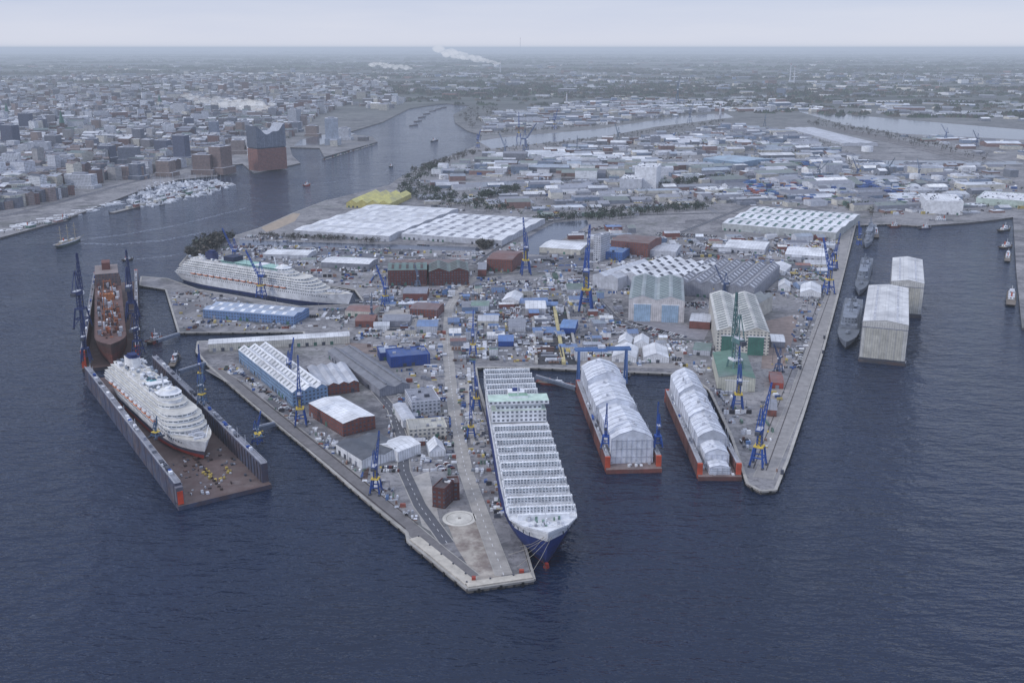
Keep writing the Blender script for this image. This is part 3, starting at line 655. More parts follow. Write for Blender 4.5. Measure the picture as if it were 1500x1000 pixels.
for a in (((178,383),(196,380),6,c(60,50,50),WHITE,5),((444,273),(455,271),7,c(180,70,40),WHITE,6),((631,208),(642,206),8,c(60,60,80),WHITE,7),((86,326),(104,320),9,c(50,60,60),WHITE,9),
          ((785,560),(842,566),8,c(130,60,50),WHITE,4),((216,505),(238,497),10,c(140,60,50),LG,8),((1480,450),(1482,425),12,c(40,45,60),WHITE,8),((1475,385),(1477,370),9,c(60,80,90),WHITE,7),
          ((1462,340),(1480,337),10,c(60,60,60),WHITE,8),((1284,350),(1282,335),9,c(50,50,60),WHITE,7),((1395,325),(1360,325),12,c(50,60,90),WHITE,8),((570,245),(576,244),6,c(60,60,60),WHITE,5),
          ((250,540),(262,520),8,c(60,60,70),LG,6),((1465,365),(1482,362),12,c(70,60,60),WHITE,8),((900,553),(925,553),6,c(60,60,70),WHITE,5),((1270,352),(1270,340),8,c(60,70,90),WHITE,7),((1300,333),(1320,333),8,c(110,60,50),WHITE,7),
          ((30,338),(60,330),10,c(50,70,60),WHITE,8),((1345,336),(1365,335),8,c(60,60,90),WHITE,6)): tug('harbour_boat',*a)
mb,L=shipframe('museum_sailing_ship',(82,364),(119,352),0,0); hull(mb,L,11,6,[c(70,85,80),c(70,85,80),WHITE],deck=c(140,124,104),z0=-.5,rake=3,full=.6,wlfull=.55,sheer=1.5)
mb.box(.2*L,.42*L,-3.2,3.2,5,9,CREAM,FA,WHITE); mb.box(.6*L,.7*L,-2.4,2.4,5,8,CREAM,FA,WHITE); mb.beam((.97*L,0,5),(1.15*L,0,8),.4,c(150,140,120)); mb.cyl(.32*L,0,9,13,1.2,1.1,c(180,90,60),8)
for x in (.22,.5,.78):
    mb.beam((x*L,0,4),(x*L,0,34),.7,c(170,160,140))
    for zz,wd in ((15,6),(22,5),(28,3.5)): mb.beam((x*L,-wd,zz),(x*L,wd,zz),.4,c(160,150,130))
mb.build()
mb=MB('access_bridge')
for a,b2 in (((262,545),(300,530)),((375,628),(402,618)),((230,500),(262,487)),((785,552),(843,566))):
    p,q=P(*a,6),P(*b2,6); mb.beam((*p,6),(*q,4),3,c(110,120,138)); mb.beam((*p,8.5),(*q,6.5),.5,LG)
for x,y in ((1205,522),(1172,545),(1207,500),(258,530),(262,528),(1145,700)):
    X,Y=P(x,y,0); mb.cyl(X,Y,-1,7,1.3,1.3,DG,8)
mb.build()
X,Y=P(673,759); mb=MB('helipad',(X,Y,3.2)); mb.cyl(0,0,-.19,.03,12,12,c(208,205,197),32)
for i in range(32):
    a=2*math.pi*i/32; b2=2*math.pi*(i+1)/32; mb.face([(9.5*math.cos(a),9.5*math.sin(a),.05),(9.5*math.cos(b2),9.5*math.sin(b2),.05),(8.9*math.cos(b2),8.9*math.sin(b2),.05),(8.9*math.cos(a),8.9*math.sin(a),.05)],0,c(165,160,153))
mb.box(-1,1,-1,1,.03,.3,c(140,135,130)); mb.build(); addexc(foot((X,Y),0,-15,15,-15,15))
mb=MB('quay_end')
for n_,(a,b2,w) in enumerate((((599,791),(680,857),8),((686,862),(781,848),7))):
    A,B=P(*a),P(*b2); ang,L,_=rect3(A,B,B); mb.at(A[0],A[1],0,ang); mb.box(0,L,.5,w,-1,4.0+.05*n_,c(194,188,177),RU)
    for i in range(int(L/5)):
        mb.box(i*5,i*5+3.2,-.2,.5,0,3.2,jit(c(126,118,108),.2))
        if i%3==0: mb.box(i*5,i*5+1,w-1.2,w-.4,4+.05*n_,4.8,DG)
mb.at(*P(694,850),0,0); mb.box(-1.2,1.2,-1.2,1.2,4,5.8,RED); mb.at(*P(764,838),0,0); mb.box(-1.5,1.5,-1,1,3,5,c(180,80,62))
mb.sub=None; mb.build()
# ---------------------------------------------------------------- concert hall
A=P(379,251); B=P(421,247); ang,L,_=rect3(A,B,B); s=50; mb=MB('concert_hall',(A[0],A[1],3),ang)
hb=ZT(379,251,219); ht=ZT(379,251,185)
mb.box(0,L,0,s,0,hb,c(150,104,94),FA); mb.box(L*.02,L*.98,s*.02,s*.98,hb,hb+3,DG)
n=14; top=lambda t:ht*(1.0-.18*math.sin(math.pi*min(1,t*1.1))**.8+.03*math.sin(t*14))
for i in range(n):
    t0,t1=i/n,(i+1)/n; x0,x1=L*t0,L*t1; z0,z1=top(t0),top(t1); g=jit(c(128,136,152),.15)
    mb.face([(x0,-.5,hb+3),(x1,-.5,hb+3),(x1,-.5,z1),(x0,-.5,z0)],FA,g); mb.face([(x0,s,hb+3),(x1,s,hb+3),(x1,s,z1),(x0,s,z0)],FA,g)
    mb.face([(x0,-.5,z0),(x1,-.5,z1),(x1,s,z1),(x0,s,z0)],0,c(170,175,185))
mb.face([(0,-.5,hb+3),(0,s,hb+3),(0,s,top(0)),(0,-.5,top(0))],FA,c(92,100,118)); mb.face([(L,-.5,hb+3),(L,s,hb+3),(L,s,top(1)),(L,-.5,top(1))],FA,c(95,108,132))
mb.build(); addexc(foot(A,ang,0,L,0,s,4))
def tower(name,x,y,yt,w,d,col,m=FA,spire=False):
    X,Y=P(x,y); h=ZT(x,y,yt); a=U(-.4,.4); mb=MB(name,(X,Y,3),a)
    if spire:
        mb.box(-w/2,w/2,-w/2,w/2,0,h*.5,col,FA); mb.cyl(0,0,h*.5,h,w*.6,.1,c(70,110,100),8); mb.box(w/2,w*3.5,-w*.6,w*.6,0,h*.2,col,FA)
        mb.gable(w/2,w*3.5,-w*.6,w*.6,h*.2,h*.14,col,c(90,110,105))
    else:
        mb.box(-w/2,w/2,-d/2,d/2,0,h,col,m,LG); mb.box(-w/4,w/4,-d/4,d/4,h,h+4,MG); mb.box(-w/2-3,w/2+8,-d/2-5,d/2+3,0,h*.25,col,m,LG)
    mb.build(); addexc(foot((X,Y),a,-w/2,w/2,-d/2,d/2))
for a in [(18,218,183,50,30,c(75,82,108)),(40,192,166,45,30,c(72,80,106)),(3,205,180,35,30,c(85,90,112)),(62,196,174,40,28,c(92,98,118)),(80,222,198,40,30,c(110,112,124)),(268,240,198,40,25,c(85,92,118)),(150,180,163,60,25,LG),(315,205,178,30,25,c(130,140,160)),
          (487,212,173,42,35,c(175,185,200)),(432,184,160,40,40,c(175,180,190)),(325,254,214,35,50,c(140,120,115)),(300,255,226,50,30,c(130,112,108)),(60,230,208,60,30,LG),
          (210,205,185,50,25,MG),(170,230,210,40,30,c(120,104,100)),(265,170,152,60,25,LG),(340,190,172,40,30,c(110,115,130)),(400,175,158,35,30,MG),(120,205,188,40,25,CREAM),
          (240,225,205,45,30,c(85,92,115)),(90,245,226,70,25,LG),(195,262,243,60,25,c(150,130,124)),(350,225,205,40,30,c(150,136,132)),(505,205,188,40,30,LG),(28,290,268,60,30,CREAM),(120,275,255,70,25,LG)]:
    tower('office_tower',*a)
for i in range(38):
    x=U(-20,470); y=U(152,265) if x<250 else U(152,200)
    tower('office_tower',x,y,y-U(11,19)*(y-70)/110,U(25,55),U(20,35),CH((LG,c(90,96,118),c(145,128,122),CREAM,c(110,116,132),WHITE,LG)))
tower('church_with_spire',93,200,160,16,16,c(100,76,72),spire=True); tower('church_with_spire',12,178,150,16,16,c(100,90,84),spire=True); tower('church_with_spire',235,160,138,18,18,c(100,92,86),spire=True)
for x,y,yt,r in ((733,107,90,8),(1157,120,92,8),(1163,122,96,7),(762,80,55,10),(995,128,112,8),(1055,168,152,6),(830,150,136,6)):
    X,Y=P(x,y); h=ZT(x,y,yt); mb=MB('chimney',(X,Y,3)); mb.cyl(0,0,0,h,r,r*.5,LG,10); mb.cyl(0,0,h*.9,h*.94,r*.62,r*.6,RED,10); mb.build()
for x,y,yt in ((1322,124,108),(1376,128,112)):
    X,Y=P(x,y); h=ZT(x,y,yt); mb=MB('wind_turbine',(X,Y,3)); mb.cyl(0,0,0,h,3.2,2,LG,8); mb.box(-3,3,-8,4,h-2,h+2,LG)
    for k in range(3):
        a=k*2.094+U(0,1); mb.beam((0,-9,h),(h*.45*math.sin(a),-9,h+h*.45*math.cos(a)),2.6,LG)
    mb.build()
# ---------------------------------------------------------------- building masses
def district(name,poly,cell,fill,hr,palW,palR,size=(.5,.9),asp=.6,gp=.5,win=True,angs=None,big=0,zone=600):
    wp=[P(*p) for p in poly]; xs=[p[0] for p in wp]; ys=[p[1] for p in wp]; mb=MB(name); cnt=0
    cx=cell; cy=cell*asp+7; ca0={}
    nx=int((max(xs)-min(xs))/cx)+1; ny=int((max(ys)-min(ys))/cy)+1
    for i in range(nx):
        for j in range(ny):
            if R()>fill: continue
            bx=min(xs)+i*cx+(j%2)*cx*.3; by=min(ys)+j*cy
            zk=(int(bx/zone),int((by+.3*bx)/zone))
            if zk not in ca0: ca0[zk]=((CH(angs)+U(-.06,.06)) if angs else U(-.6,.6),R(),CH(palR),U(.75,1.3))
            a,dens,zr,hz=ca0[zk]
            if R()>(.8 if name=='city_houses' else .55)+.6*dens: continue
            zx=(zk[0]+.5)*zone; zy=(zk[1]+.5)*zone-.3*zx; dx,dy=bx-zx,by-zy
            X=zx+dx*math.cos(a)-dy*math.sin(a)+U(-3,3); Y=zy+dx*math.sin(a)+dy*math.cos(a)+U(-2,2)
            if not inpoly(X,Y,wp) or blocked(X,Y): continue
            L=cx*U(*size); Wd=cy*U(size[0],min(.85,size[1])); h=U(*hr)*hz*(1.0 if R()>.07 else 1.8)
            if big and R()<big: L*=2.1; Wd*=1.9; h*=.9
            if not all(inpoly(X+sx*L*.6,Y+sy2*L*.6,wp) for sx in (-1,1) for sy2 in (-1,1)): continue
            wc=jit(CH(palW),.25); rc=jit(CH(palR) if R()<.6 else zr,.2); mb.at(X,Y,3,a)
            mb.box(-L/2,L/2,-Wd/2,Wd/2,-.3,h,wc,FA if win else SH,rc,RO)
            if R()<gp:
                mb.gable(-L/2,L/2,-Wd/2,Wd/2,h,min(5,Wd*.2),wc,rc,'x')
                if win and R()<.5: mb.box(-L*.2,-L*.2+1.5,-.8,.8,h,h+min(6,Wd*.22)+1.5,c(110,80,70))
            else:
                for q in range(CH((0,1,2,3))):
                    ux=U(-L*.4,L*.3); uy=U(-Wd*.4,Wd*.3); mb.box(ux,ux+U(2,6),uy,uy+U(2,5),h,h+U(1,3.5),jit(MG,.3))
            cnt+=1
    mb.sub=None; mb.build(); return cnt
CW=[c(126,96,90),c(150,134,130),CREAM,LG,c(172,170,170),c(104,86,86),WHITE,c(125,122,128),c(110,113,126),LG]; CR=[c(120,124,138),c(92,97,113),c(118,102,100),c(180,184,192),c(160,165,178),c(98,114,114),LG,c(215,218,225),c(134,138,152),c(80,86,100)]
city=[(-150,345),(0,312),(80,296),(180,268),(255,250),(318,238),(335,212),(425,205),(470,170),(520,150),(480,148),(300,146),(0,150),(-250,160)]
n1=district('city_houses',city,37,.98,(14,28),CW,CR,gp=.4,zone=360,size=(.55,.97),big=.1)
n1+=district('city_houses',[(475,228),(548,209),(535,200),(478,214)],45,.3,(8,20),CW,CR,zone=300)
n1+=district('city_houses',[(350,236),(420,228),(418,212),(350,218)],38,.9,(18,30),CW,CR,zone=300)
DR=[LG,MG,c(150,160,172),c(110,116,128),c(120,118,124),c(95,100,112)]
n1+=district('distant_city_houses',[(-250,160),(0,150),(480,148),(560,168),(600,150),(560,118),(300,112),(0,115),(-300,120)],80,.6,(12,30),CW,DR+[WHITE],zone=900,size=(.3,.75))
PW=[LG,WHITE,CREAM,c(130,135,146),c(136,108,102),c(130,145,168),MG]; PR=[WHITE,LG,LG,WHITE,MG,c(172,178,190),c(110,112,124),c(215,220,228),c(150,155,166),c(155,166,180),c(126,136,132)]
PA=[.12,.12,-.15,.3]
portA=[(600,258),(700,228),(880,208),(1060,182),(1190,196),(1260,230),(1470,245),(1500,262),(1500,312),(1440,316),(1250,318),(1235,306),(1050,302),(900,316),(780,325),(765,312),(620,302),(592,290)]
n1+=district('port_sheds',portA,58,.88,(4,12),PW,PR,gp=.4,win=False,zone=420,big=.3,size=(.35,.9),angs=PA)
n1+=district('port_sheds',[(700,168),(900,142),(1160,150),(1240,166),(1060,164),(870,186),(700,196)],75,.75,(5,14),PW,PR,gp=.3,win=False,zone=600,big=.25,size=(.3,.8),angs=PA)
n1+=district('port_sheds',[(1190,172),(1310,196),(1560,210),(1560,240),(1440,232),(1300,200)],75,.5,(5,12),PW,PR,gp=.3,win=False,zone=500,size=(.3,.8),big=.2,angs=PA)
n1+=district('port_sheds',[(1200,148),(1600,150),(1600,188),(1260,168)],100,.4,(5,14),PW,PR,gp=.3,win=False,zone=800,size=(.3,.8),big=.2)
n1+=district('distant_town',[(560,118),(620,150),(900,138),(1600,148),(1700,108),(300,108),(-200,108),(-300,118)],170,.32,(7,20),PW,DR,gp=.2,win=False,zone=1300,size=(.15,.6),big=.1)
n1+=district('distant_town',[(-200,108),(1700,108),(1900,90),(-400,90)],420,.14,(10,26),PW,DR,gp=.0,win=False,zone=3000,size=(.1,.4))
SW=[LG,WHITE,CREAM,BRICK,c(130,152,185),MG]; YR=PR+[c(105,132,176),c(138,92,82),c(112,135,126)]
n1+=district('yard_buildings',[(770,380),(860,330),(1050,345),(1230,350),(1215,420),(1170,440),(1130,380),(1000,370),(880,372)],34,.72,(4,9),SW,YR,win=False,zone=300,size=(.3,.9),angs=PA,big=.15)
n1+=district('yard_buildings',[(380,362),(560,368),(570,380),(560,400),(440,392)],30,.5,(4,8),SW,YR,win=False,zone=300,size=(.3,.8),angs=PA)
n1+=district('yard_buildings',[(520,440),(640,425),(860,420),(1000,500),(1030,545),(700,525),(600,500),(520,482)],26,.48,(3,8),SW,YR,win=False,zone=260,size=(.3,.8),angs=[.0,.08],big=.1)
n1+=district('yard_buildings',[(610,560),(640,690),(600,700),(560,620),(590,560)],20,.4,(3,6),SW,YR,win=False,zone=200,size=(.3,.6),angs=[0])
print('buildings',n1)
# ---------------------------------------------------------------- clutter, vehicles, containers
CC=[WHITE,WHITE,WHITE,LG,LG,MG,DG,DG,c(62,92,150),c(95,125,170),c(145,86,76),c(140,112,100),BROWN,c(120,125,135),c(200,182,115),c(105,128,118),c(200,205,215),c(52,52,60),MG,LG]
def clutter(name,poly,n,smin=1.5,smax=7,hmax=3.5,pal=CC):
    wp=[P(*p) for p in poly]; xs=[p[0] for p in wp]; ys=[p[1] for p in wp]; mb=MB(name); k=0; tr=0; last=None
    while k<n and tr<n*10:
        tr+=1
        if last and R()<.62:   # things stand in rows along the yard lanes
            x=last[0]+last[2]*math.cos(last[3]); y=last[1]+last[2]*math.sin(last[3])
        else: x=U(min(xs),max(xs)); y=U(min(ys),max(ys)); last=None
        if not inpoly(x,y,wp) or blocked(x,y): last=None; continue
        if last is None:
            a=CH((.05,.05,1.6))+U(-.05,.05); L=U(smin,smax); w=U(smin,smin+(smax-smin)*.5)*.7; h=U(.6,hmax); base=CH(pal); r=R()
            last=(x,y,(L if R()<.5 else w)+U(.6,2.5),a if R()<.5 else a+1.571)
        else: last=(x,y,last[2],last[3])
        mb.at(x,y,3,a); col=jit(base if R()<.5 else CH(pal),.2)
        if r<.4: mb.box(-L/2,L/2,-w/2,w/2,0,h,col); mb.box(-L/2+.3,L/2-.3,-w/2+.3,w/2-.3,h,h+.3,jit(col,.3))
        elif r<.6:
            for q in range(3): mb.box(-L/2,L/2,-w/2+q*.9,-w/2+q*.9+.6,0,h*U(.4,.8),jit(col,.3))
        elif r<.8: mb.box(-L/2,L/2,-w/2,w/2,0,h*.7,col); mb.gable(-L/2,L/2,-w/2,w/2,h*.7,.8,col,jit(LG,.2),'x',rm=0,oh=.1)
        elif r<.92: mb.cyl(0,0,0,h,w*.5,w*.5,col,8)
        else:
            mb.beam((0,0,0),(0,0,U(6,14)),.3,MG); mb.box(-.8,.8,-.3,.3,0,1,DG); last=None
        k+=1
    mb.sub=None; mb.build()
clutter('yard_equipment',[(530,430),(640,422),(860,405),(900,470),(1010,505),(1005,538),(700,530),(695,560),(640,600),(600,560),(520,500)],2300)
clutter('yard_equipment',[(560,590),(690,560),(722,660),(745,745),(735,760),(700,750),(690,700),(640,690),(600,690),(570,640)],480,1.2,5,3)
clutter('yard_equipment',[(316,540),(345,536),(450,615),(560,700),(640,790),(600,775),(450,652)],240,1.2,5,2.5)
clutter('yard_equipment',[(1130,350),(1240,340),(1215,430),(1190,520),(1160,620),(1135,700),(1108,690),(1112,600),(1150,520),(1170,440)],650,1.2,6,3.5)
clutter('yard_equipment',[(1000,500),(1060,505),(1052,560),(1100,600),(1100,690),(1075,640),(1040,570),(1010,545)],140,1.2,6,3.5)
clutter('yard_equipment',[(770,385),(900,350),(1060,350),(1230,350),(1215,420),(1170,440),(1060,440),(1030,480),(1000,440),(870,430),(790,420)],1400,1.5,9,4)
clutter('yard_equipment',[(300,392),(340,350),(380,345),(560,362),(700,370),(780,345),(770,395),(700,420),(530,422)],1200,1.5,8,4)
clutter('yard_equipment',[(250,430),(290,428),(440,452),(560,455),(520,482),(268,484)],350,1.2,6,3)
clutter('port_storage',[(590,268),(700,230),(880,210),(1060,186),(1230,230),(1480,250),(1500,310),(1250,320),(1050,305),(770,330),(620,305)],2200,3,14,6)
mb=MB('parked_cars')
def cars(a,b2,n,rows=2):
    A=Vector(P(*a)); B=Vector(P(*b2)); d=(B-A).normalized(); nn=Vector((-d.y,d.x)); ang=math.atan2(nn.y,nn.x)
    for r in range(rows):
        for i in range(n):
            if R()<.18: continue
            p=A.lerp(B,i/n)+nn*(r*7)
            if blocked(p.x,p.y): continue
            col=jit(CH([WHITE,WHITE,LG,MG,c(30,32,36),c(50,66,105),c(110,50,50),c(60,64,70)]),.2); mb.at(p.x,p.y,3.05,ang+U(-.04,.04))
            mb.box(-2.1,2.1,-.85,.85,.3,.85,col); mb.box(-1.4,1.0,-.75,.75,.85,1.4,(.03,.035,.04),0,col)
            for wx in (-1.3,1.3): mb.box(wx-.3,wx+.3,-.9,.9,0,.6,(.02,.02,.02))
for q in [((700,500),(790,500),34,4),((880,470),(990,500),36,4),((640,680),(652,690),8,2),((560,690),(588,690),12,2),((1180,480),(1170,540),20,1),((860,520),(1000,528),40,2),((500,470),(560,450),20,3),
          ((560,420),(640,430),30,3),((700,420),(780,415),30,3),((900,440),(905,480),12,2),((350,545),(440,612),30,1),((580,560),(590,600),12,2),((730,470),(790,475),22,5),((1000,450),(1040,450),14,4),
          ((830,350),(900,330),26,3),((960,345),(1050,350),30,5),((610,360),(700,366),34,2),((1010,360),(1100,368),30,6),((690,705),(700,745),14,1),((360,366),(470,370),40,4)]: cars(*q)
mb.sub=None; mb.build()
mb=MB('container_stacks')
CT=[c(66,96,155),c(80,116,170),c(148,88,80),c(200,205,210),c(168,126,95),c(105,130,118),c(56,82,140),c(190,195,205),LG]
def stacks(poly,dens=.8):
    wp=[P(*p) for p in poly]; xs=[p[0] for p in wp]; ys=[p[1] for p in wp]
    x=min(xs)
    while x<max(xs):
        y=min(ys); base=CH(CT)
        while y<max(ys):
            if R()<dens and inpoly(x,y,wp):
                mb.at(x,y,3,0); hh=0; k=CH((1,2,3,4,4))
                for q in range(k): mb.box(-6.1,6.1,-5,5,hh,hh+2.5,jit(base if R()<.6 else CH(CT),.15),SH); hh+=2.62
            y+=11.5 if R()<.85 else 30
        x+=14 if R()<.9 else 30
stacks([(1075,285),(1090,268),(1140,266),(1240,280),(1255,302),(1200,300)]); stacks([(1150,262),(1300,262),(1350,275),(1340,292),(1240,276)])
stacks([(1100,235),(1200,240),(1230,252),(1110,250)],.5); stacks([(1300,290),(1350,296),(1340,308),(1290,305)],.6)
mb.sub=None; mb.build()
mb=MB('storage_tanks')
for x,y,r in [(805,236,14),(822,238,14),(840,236,14),(650,262,12),(668,262,12),(1020,212,18),(1045,214,18),(1270,222,18),(560,290,9),(980,205,16),(730,248,12),(1120,215,16),(1340,262,14),(1372,265,14),(1400,262,14)]:
    X,Y=P(x,y); mb.cyl(X,Y,3,3+r*.9,r,r,jit(WHITE,.1),20); mb.cyl(X,Y,3+r*.9,3+r*1.05,r,.3,LG,20)
mb.build()
# ---------------------------------------------------------------- marina
mb=MB('marina_boats')
def boat(x,y,L,a,mast=True,white=True):
    mb.at(x,y,0,a); w=L*.15; col=WHITE if white else jit(CH(CC),.2)
    mb.prism([(-L/2,-w),(L*.2,-w),(L/2,0),(L*.2,w),(-L/2,w)],-.2,1.6,col,0,LG); mb.box(-L*.3,L*.15,-w*.6,w*.6,1.6,3.2,WHITE)
    if mast: mb.beam((0,0,1.6),(0,0,L*1.1),.35,LG)
wp=[P(*p) for p in ((185,292),(225,266),(330,262),(345,270),(300,285),(210,304))]
for i in range(520):
    x=U(min(p[0] for p in wp),max(p[0] for p in wp)); y=U(min(p[1] for p in wp),max(p[1] for p in wp))
    if inpoly(x,y,wp): boat(x,y,U(9,28),CH((.35,1.9))+U(-.1,.1),R()<.6,R()<.9)
for i in range(60):
    t=R(); x,y=P(-20+t*200,342-t*48+U(0,5),0); boat(x,y,U(12,45),.45+U(-.2,.2),False,R()<.7)
mb.sub=None; mb.build()
mb=MB('landing_pontoon')
for a,b2,w,h in (((168,313),(345,270),12,3),((-60,362),(100,324),14,3),((200,300),(300,274),6,2),((475,235),(550,212),5,2)):
    A,B=P(*a,0),P(*b2,0); ang,L,_=rect3(A,B,B); mb.at(A[0],A[1],0,ang); mb.box(0,L,0,w,-1,h-.8,c(100,100,105),RU,c(150,148,146))
    for i in range(int(L/24)):
        if R()<.7: mb.box(i*24,i*24+U(8,20),2,w-3,h-.8,h+U(2,5),jit(CH((CREAM,LG,BRICK,GREEN)),.2),FA,LG)
        mb.cyl(i*24,w+1,-1,6,.8,.8,DG,6)
mb.sub=None; mb.build()
mb=MB('moored_barges')
for x,y in ((606,184),(612,178),(618,172),(625,167),(634,163),(642,160),(650,158)):
    X,Y=P(x,y,0); mb.at(X,Y,0,1.2); mb.box(-30,30,-6,6,-.5,2.5,c(70,66,70),RU)
mb.sub=None; mb.build()
# ---------------------------------------------------------------- trees
def leafclump(mb,x,y,h,r,cols,nt_,base=3):
    mb.beam((x,y,base),(x+U(-.4,.4),y,base+h*.55),max(.35,h*.035),c(60,50,45))
    for q in range(3):
        a=U(0,6.28); mb.beam((x,y,base+h*U(.25,.45)),(x+math.cos(a)*r*.6,y+math.sin(a)*r*.6,base+h*U(.6,.85)),max(.2,h*.015),c(60,50,45))
    for q in range(nt_):
        a=U(0,6.283); rr=r*math.sqrt(R()); zz=base+h*(.35+.65*R()*(1-.45*(rr/r)**2)); px=x+rr*math.cos(a); py=y+rr*math.sin(a); s2=r*U(.16,.36)
        v1=Vector((U(-1,1),U(-1,1),U(-.6,.6))).normalized()*s2; v2=Vector((U(-1,1),U(-1,1),U(-.6,.6))).normalized()*s2
        mb.face([(px-v1.x,py-v1.y,zz-v1.z),(px+v2.x,py+v2.y,zz+v2.z),(px+v1.x,py+v1.y,zz+v1.z),(px-v2.x,py-v2.y,zz-v2.z)],0,jit(CH(cols),.3))
WT=[c(76,72,66),c(64,64,60),c(86,80,72),c(58,66,58)]; GT=[c(48,66,50),c(60,76,58),c(40,54,44)]
def trees(name,poly,n,h,cols,nl=26):
    wp=[P(*p) for p in poly]; xs=[p[0] for p in wp]; ys=[p[1] for p in wp]; mb=MB(name); k=tr=0
    while k<n and tr<n*15:
        tr+=1; x=U(min(xs),max(xs)); y=U(min(ys),max(ys))
        if inpoly(x,y,wp) and not blocked(x,y): leafclump(mb,x,y,h*U(.7,1.2),h*U(.3,.5),cols,nl); k+=1
    mb.build()
trees('bare_trees',[(272,380),(285,362),(330,350),(345,352),(310,372),(300,390)],70,18,WT,60)
trees('tree_row',[(590,262),(640,240),(652,245),(600,275)],60,14,GT); trees('tree_row',[(580,278),(600,268),(770,312),(765,318),(590,290)],190,13,GT)
trees('tree_row',[(780,322),(900,312),(1045,300),(1045,306),(900,322),(785,330)],190,13,GT); trees('tree_row',[(700,360),(760,340),(765,346),(705,368)],50,12,WT)
trees('tree_row',[(1235,300),(1300,305),(1300,310),(1240,308)],40,12,GT); trees('tree_row',[(700,286),(760,275),(762,282),(705,294)],110,14,GT)
trees('tree_row',[(960,268),(1075,258),(1078,268),(962,276)],130,13,GT); trees('tree_row',[(600,250),(690,222),(700,226),(610,256)],110,13,WT)
trees('tree_row',[(672,172),(690,160),(730,158),(730,166),(690,190)],90,18,WT,14); trees('tree_row',[(380,345),(560,352),(560,356),(380,350)],80,9,WT)
trees('tree_row',[(0,300),(150,268),(150,262),(0,292)],60,13,WT); trees('tree_row',[(830,310),(1240,280),(1240,285),(830,316)],90,11,WT)
trees('tree_row',[(1180,182),(1330,212),(1460,240),(1470,236),(1340,204),(1200,176)],160,16,WT,14)
trees('tree_row',[(700,222),(880,203),(1060,176),(1062,180),(880,208),(702,227)],180,13,WT,14); trees('tree_row',[(700,200),(870,187),(1040,165),(1040,162),(870,184),(700,196)],160,15,WT,12)
trees('port_trees',portA,900,11,WT+GT,14)
trees('city_trees',city,1100,14,WT+GT,12)
def woods(name,poly,n,h,r,cols):
    wp=[P(*p) for p in poly]; xs=[p[0] for p in wp]; ys=[p[1] for p in wp]; mb=MB(name); k=tr=0; cen=[]
    while k<n and tr<n*20:
        tr+=1
        if cen and R()<.93:
            b0=CH(cen[-8:]); x=b0[0]+random.gauss(0,r*9); y=b0[1]+random.gauss(0,r*3)
        else: x=U(min(xs),max(xs)); y=U(min(ys),max(ys)); cen.append((x,y))
        if not inpoly(x,y,wp): continue
        k+=1; hh=h*U(.6,1.3); col=jit(CH(cols),.3)
        for q in range(5):
            px=x+U(-r,r); py=y+U(-r,r); s2=r*U(.5,1); a=U(0,6.28)
            pts=[(px+s2*math.cos(a+i*1.257)*U(.7,1.2),py+s2*math.sin(a+i*1.257)*U(.7,1.2)) for i in range(5)]
            for i in range(5): mb.face([(*pts[i],3),(*pts[(i+1)%5],3),(px,py,3+hh*U(.8,1.2))],0,jit(col,.15))
    mb.build()
woods('distant_woodland',[(-300,140),(1700,140),(1800,100),(-400,100)],6500,19,24,WT+GT)
woods('distant_woodland',[(-300,102),(1800,102),(2200,80),(-600,80)],7500,30,85,GT+[c(52,60,58)])
woods('distant_woodland',[(560,150),(1600,180),(1600,130),(500,120)],2600,14,16,WT+GT)
woods('hills',[(-600,79),(2200,79),(2200,74.5),(-600,74.5)],1500,90,700,[c(56,66,66)])
# ---------------------------------------------------------------- smoke plumes
m=bpy.data.materials.new('smoke_volume'); m.use_nodes=True; nt=m.node_tree; nt.nodes.clear(); SD=.02
ab=N(nt,'ShaderNodeVolumeAbsorption'); ab.inputs['Density'].default_value=SD; ab.inputs['Color'].default_value=(0,0,0,1)
em=N(nt,'ShaderNodeEmission'); em.inputs['Color'].default_value=(.72,.75,.84,1); em.inputs['Strength'].default_value=SD  # smoke glows by itself, in place of daylight scattered inside it
ad=N(nt,'ShaderNodeAddShader'); nt.links.new(ab.outputs[0],ad.inputs[0]); nt.links.new(em.outputs[0],ad.inputs[1])
oo=N(nt,'ShaderNodeOutputMaterial'); nt.links.new(ad.outputs[0],oo.inputs['Volume'])
def plume(pts):
    bm=bmesh.new()
    for x,yg,yt,r in pts:
        X,Y=P(x,yg); z=ZT(x,yg,yt)
        for q in range(5):
            ret=bmesh.ops.create_icosphere(bm,subdivisions=2,radius=r*U(.3,.85)); dx,dy,dz=U(-r,r),U(-r,r),U(-.45,.45)*r
            for v in ret['verts']: v.co=Vector((v.co.x*1.3*U(.85,1.15),v.co.y,v.co.z*.7*U(.8,1.2)))+Vector((X+dx,Y+dy,z+dz))
    me=bpy.data.meshes.new('smoke_plume'); bm.to_mesh(me); bm.free(); me.materials.append(m)
    o=bpy.data.objects.new('smoke_plume',me); bpy.context.collection.objects.link(o)
plume([(276+i*6.3,172,139+12*(i/18)**.6*1.4+U(-1,1),17+i*1.1) for i in range(19)])
plume([(731-i*5,112,93-i*1.1,22+i*3) for i in range(17)]); plume([(545+i*6,114,94+i*.6,34) for i in range(10)])
m,nt,b=newmat('wake_foam'); b.inputs['Base Color'].default_value=(.5,.56,.68,1); b.inputs['Roughness'].default_value=.4
tb=N(nt,'ShaderNodeBsdfTransparent'); ms=N(nt,'ShaderNodeMixShader'); fac=mr(nt,noise(nt,.22,5,geo(nt),.7),.46,.66,0,.6)
nt.links.new(fac,ms.inputs[0]); nt.links.new(tb.outputs[0],ms.inputs[1]); nt.links.new(b.outputs[0],ms.inputs[2]); nt.links.new(ms.outputs[0],nt.nodes['Material Output'].inputs[0])
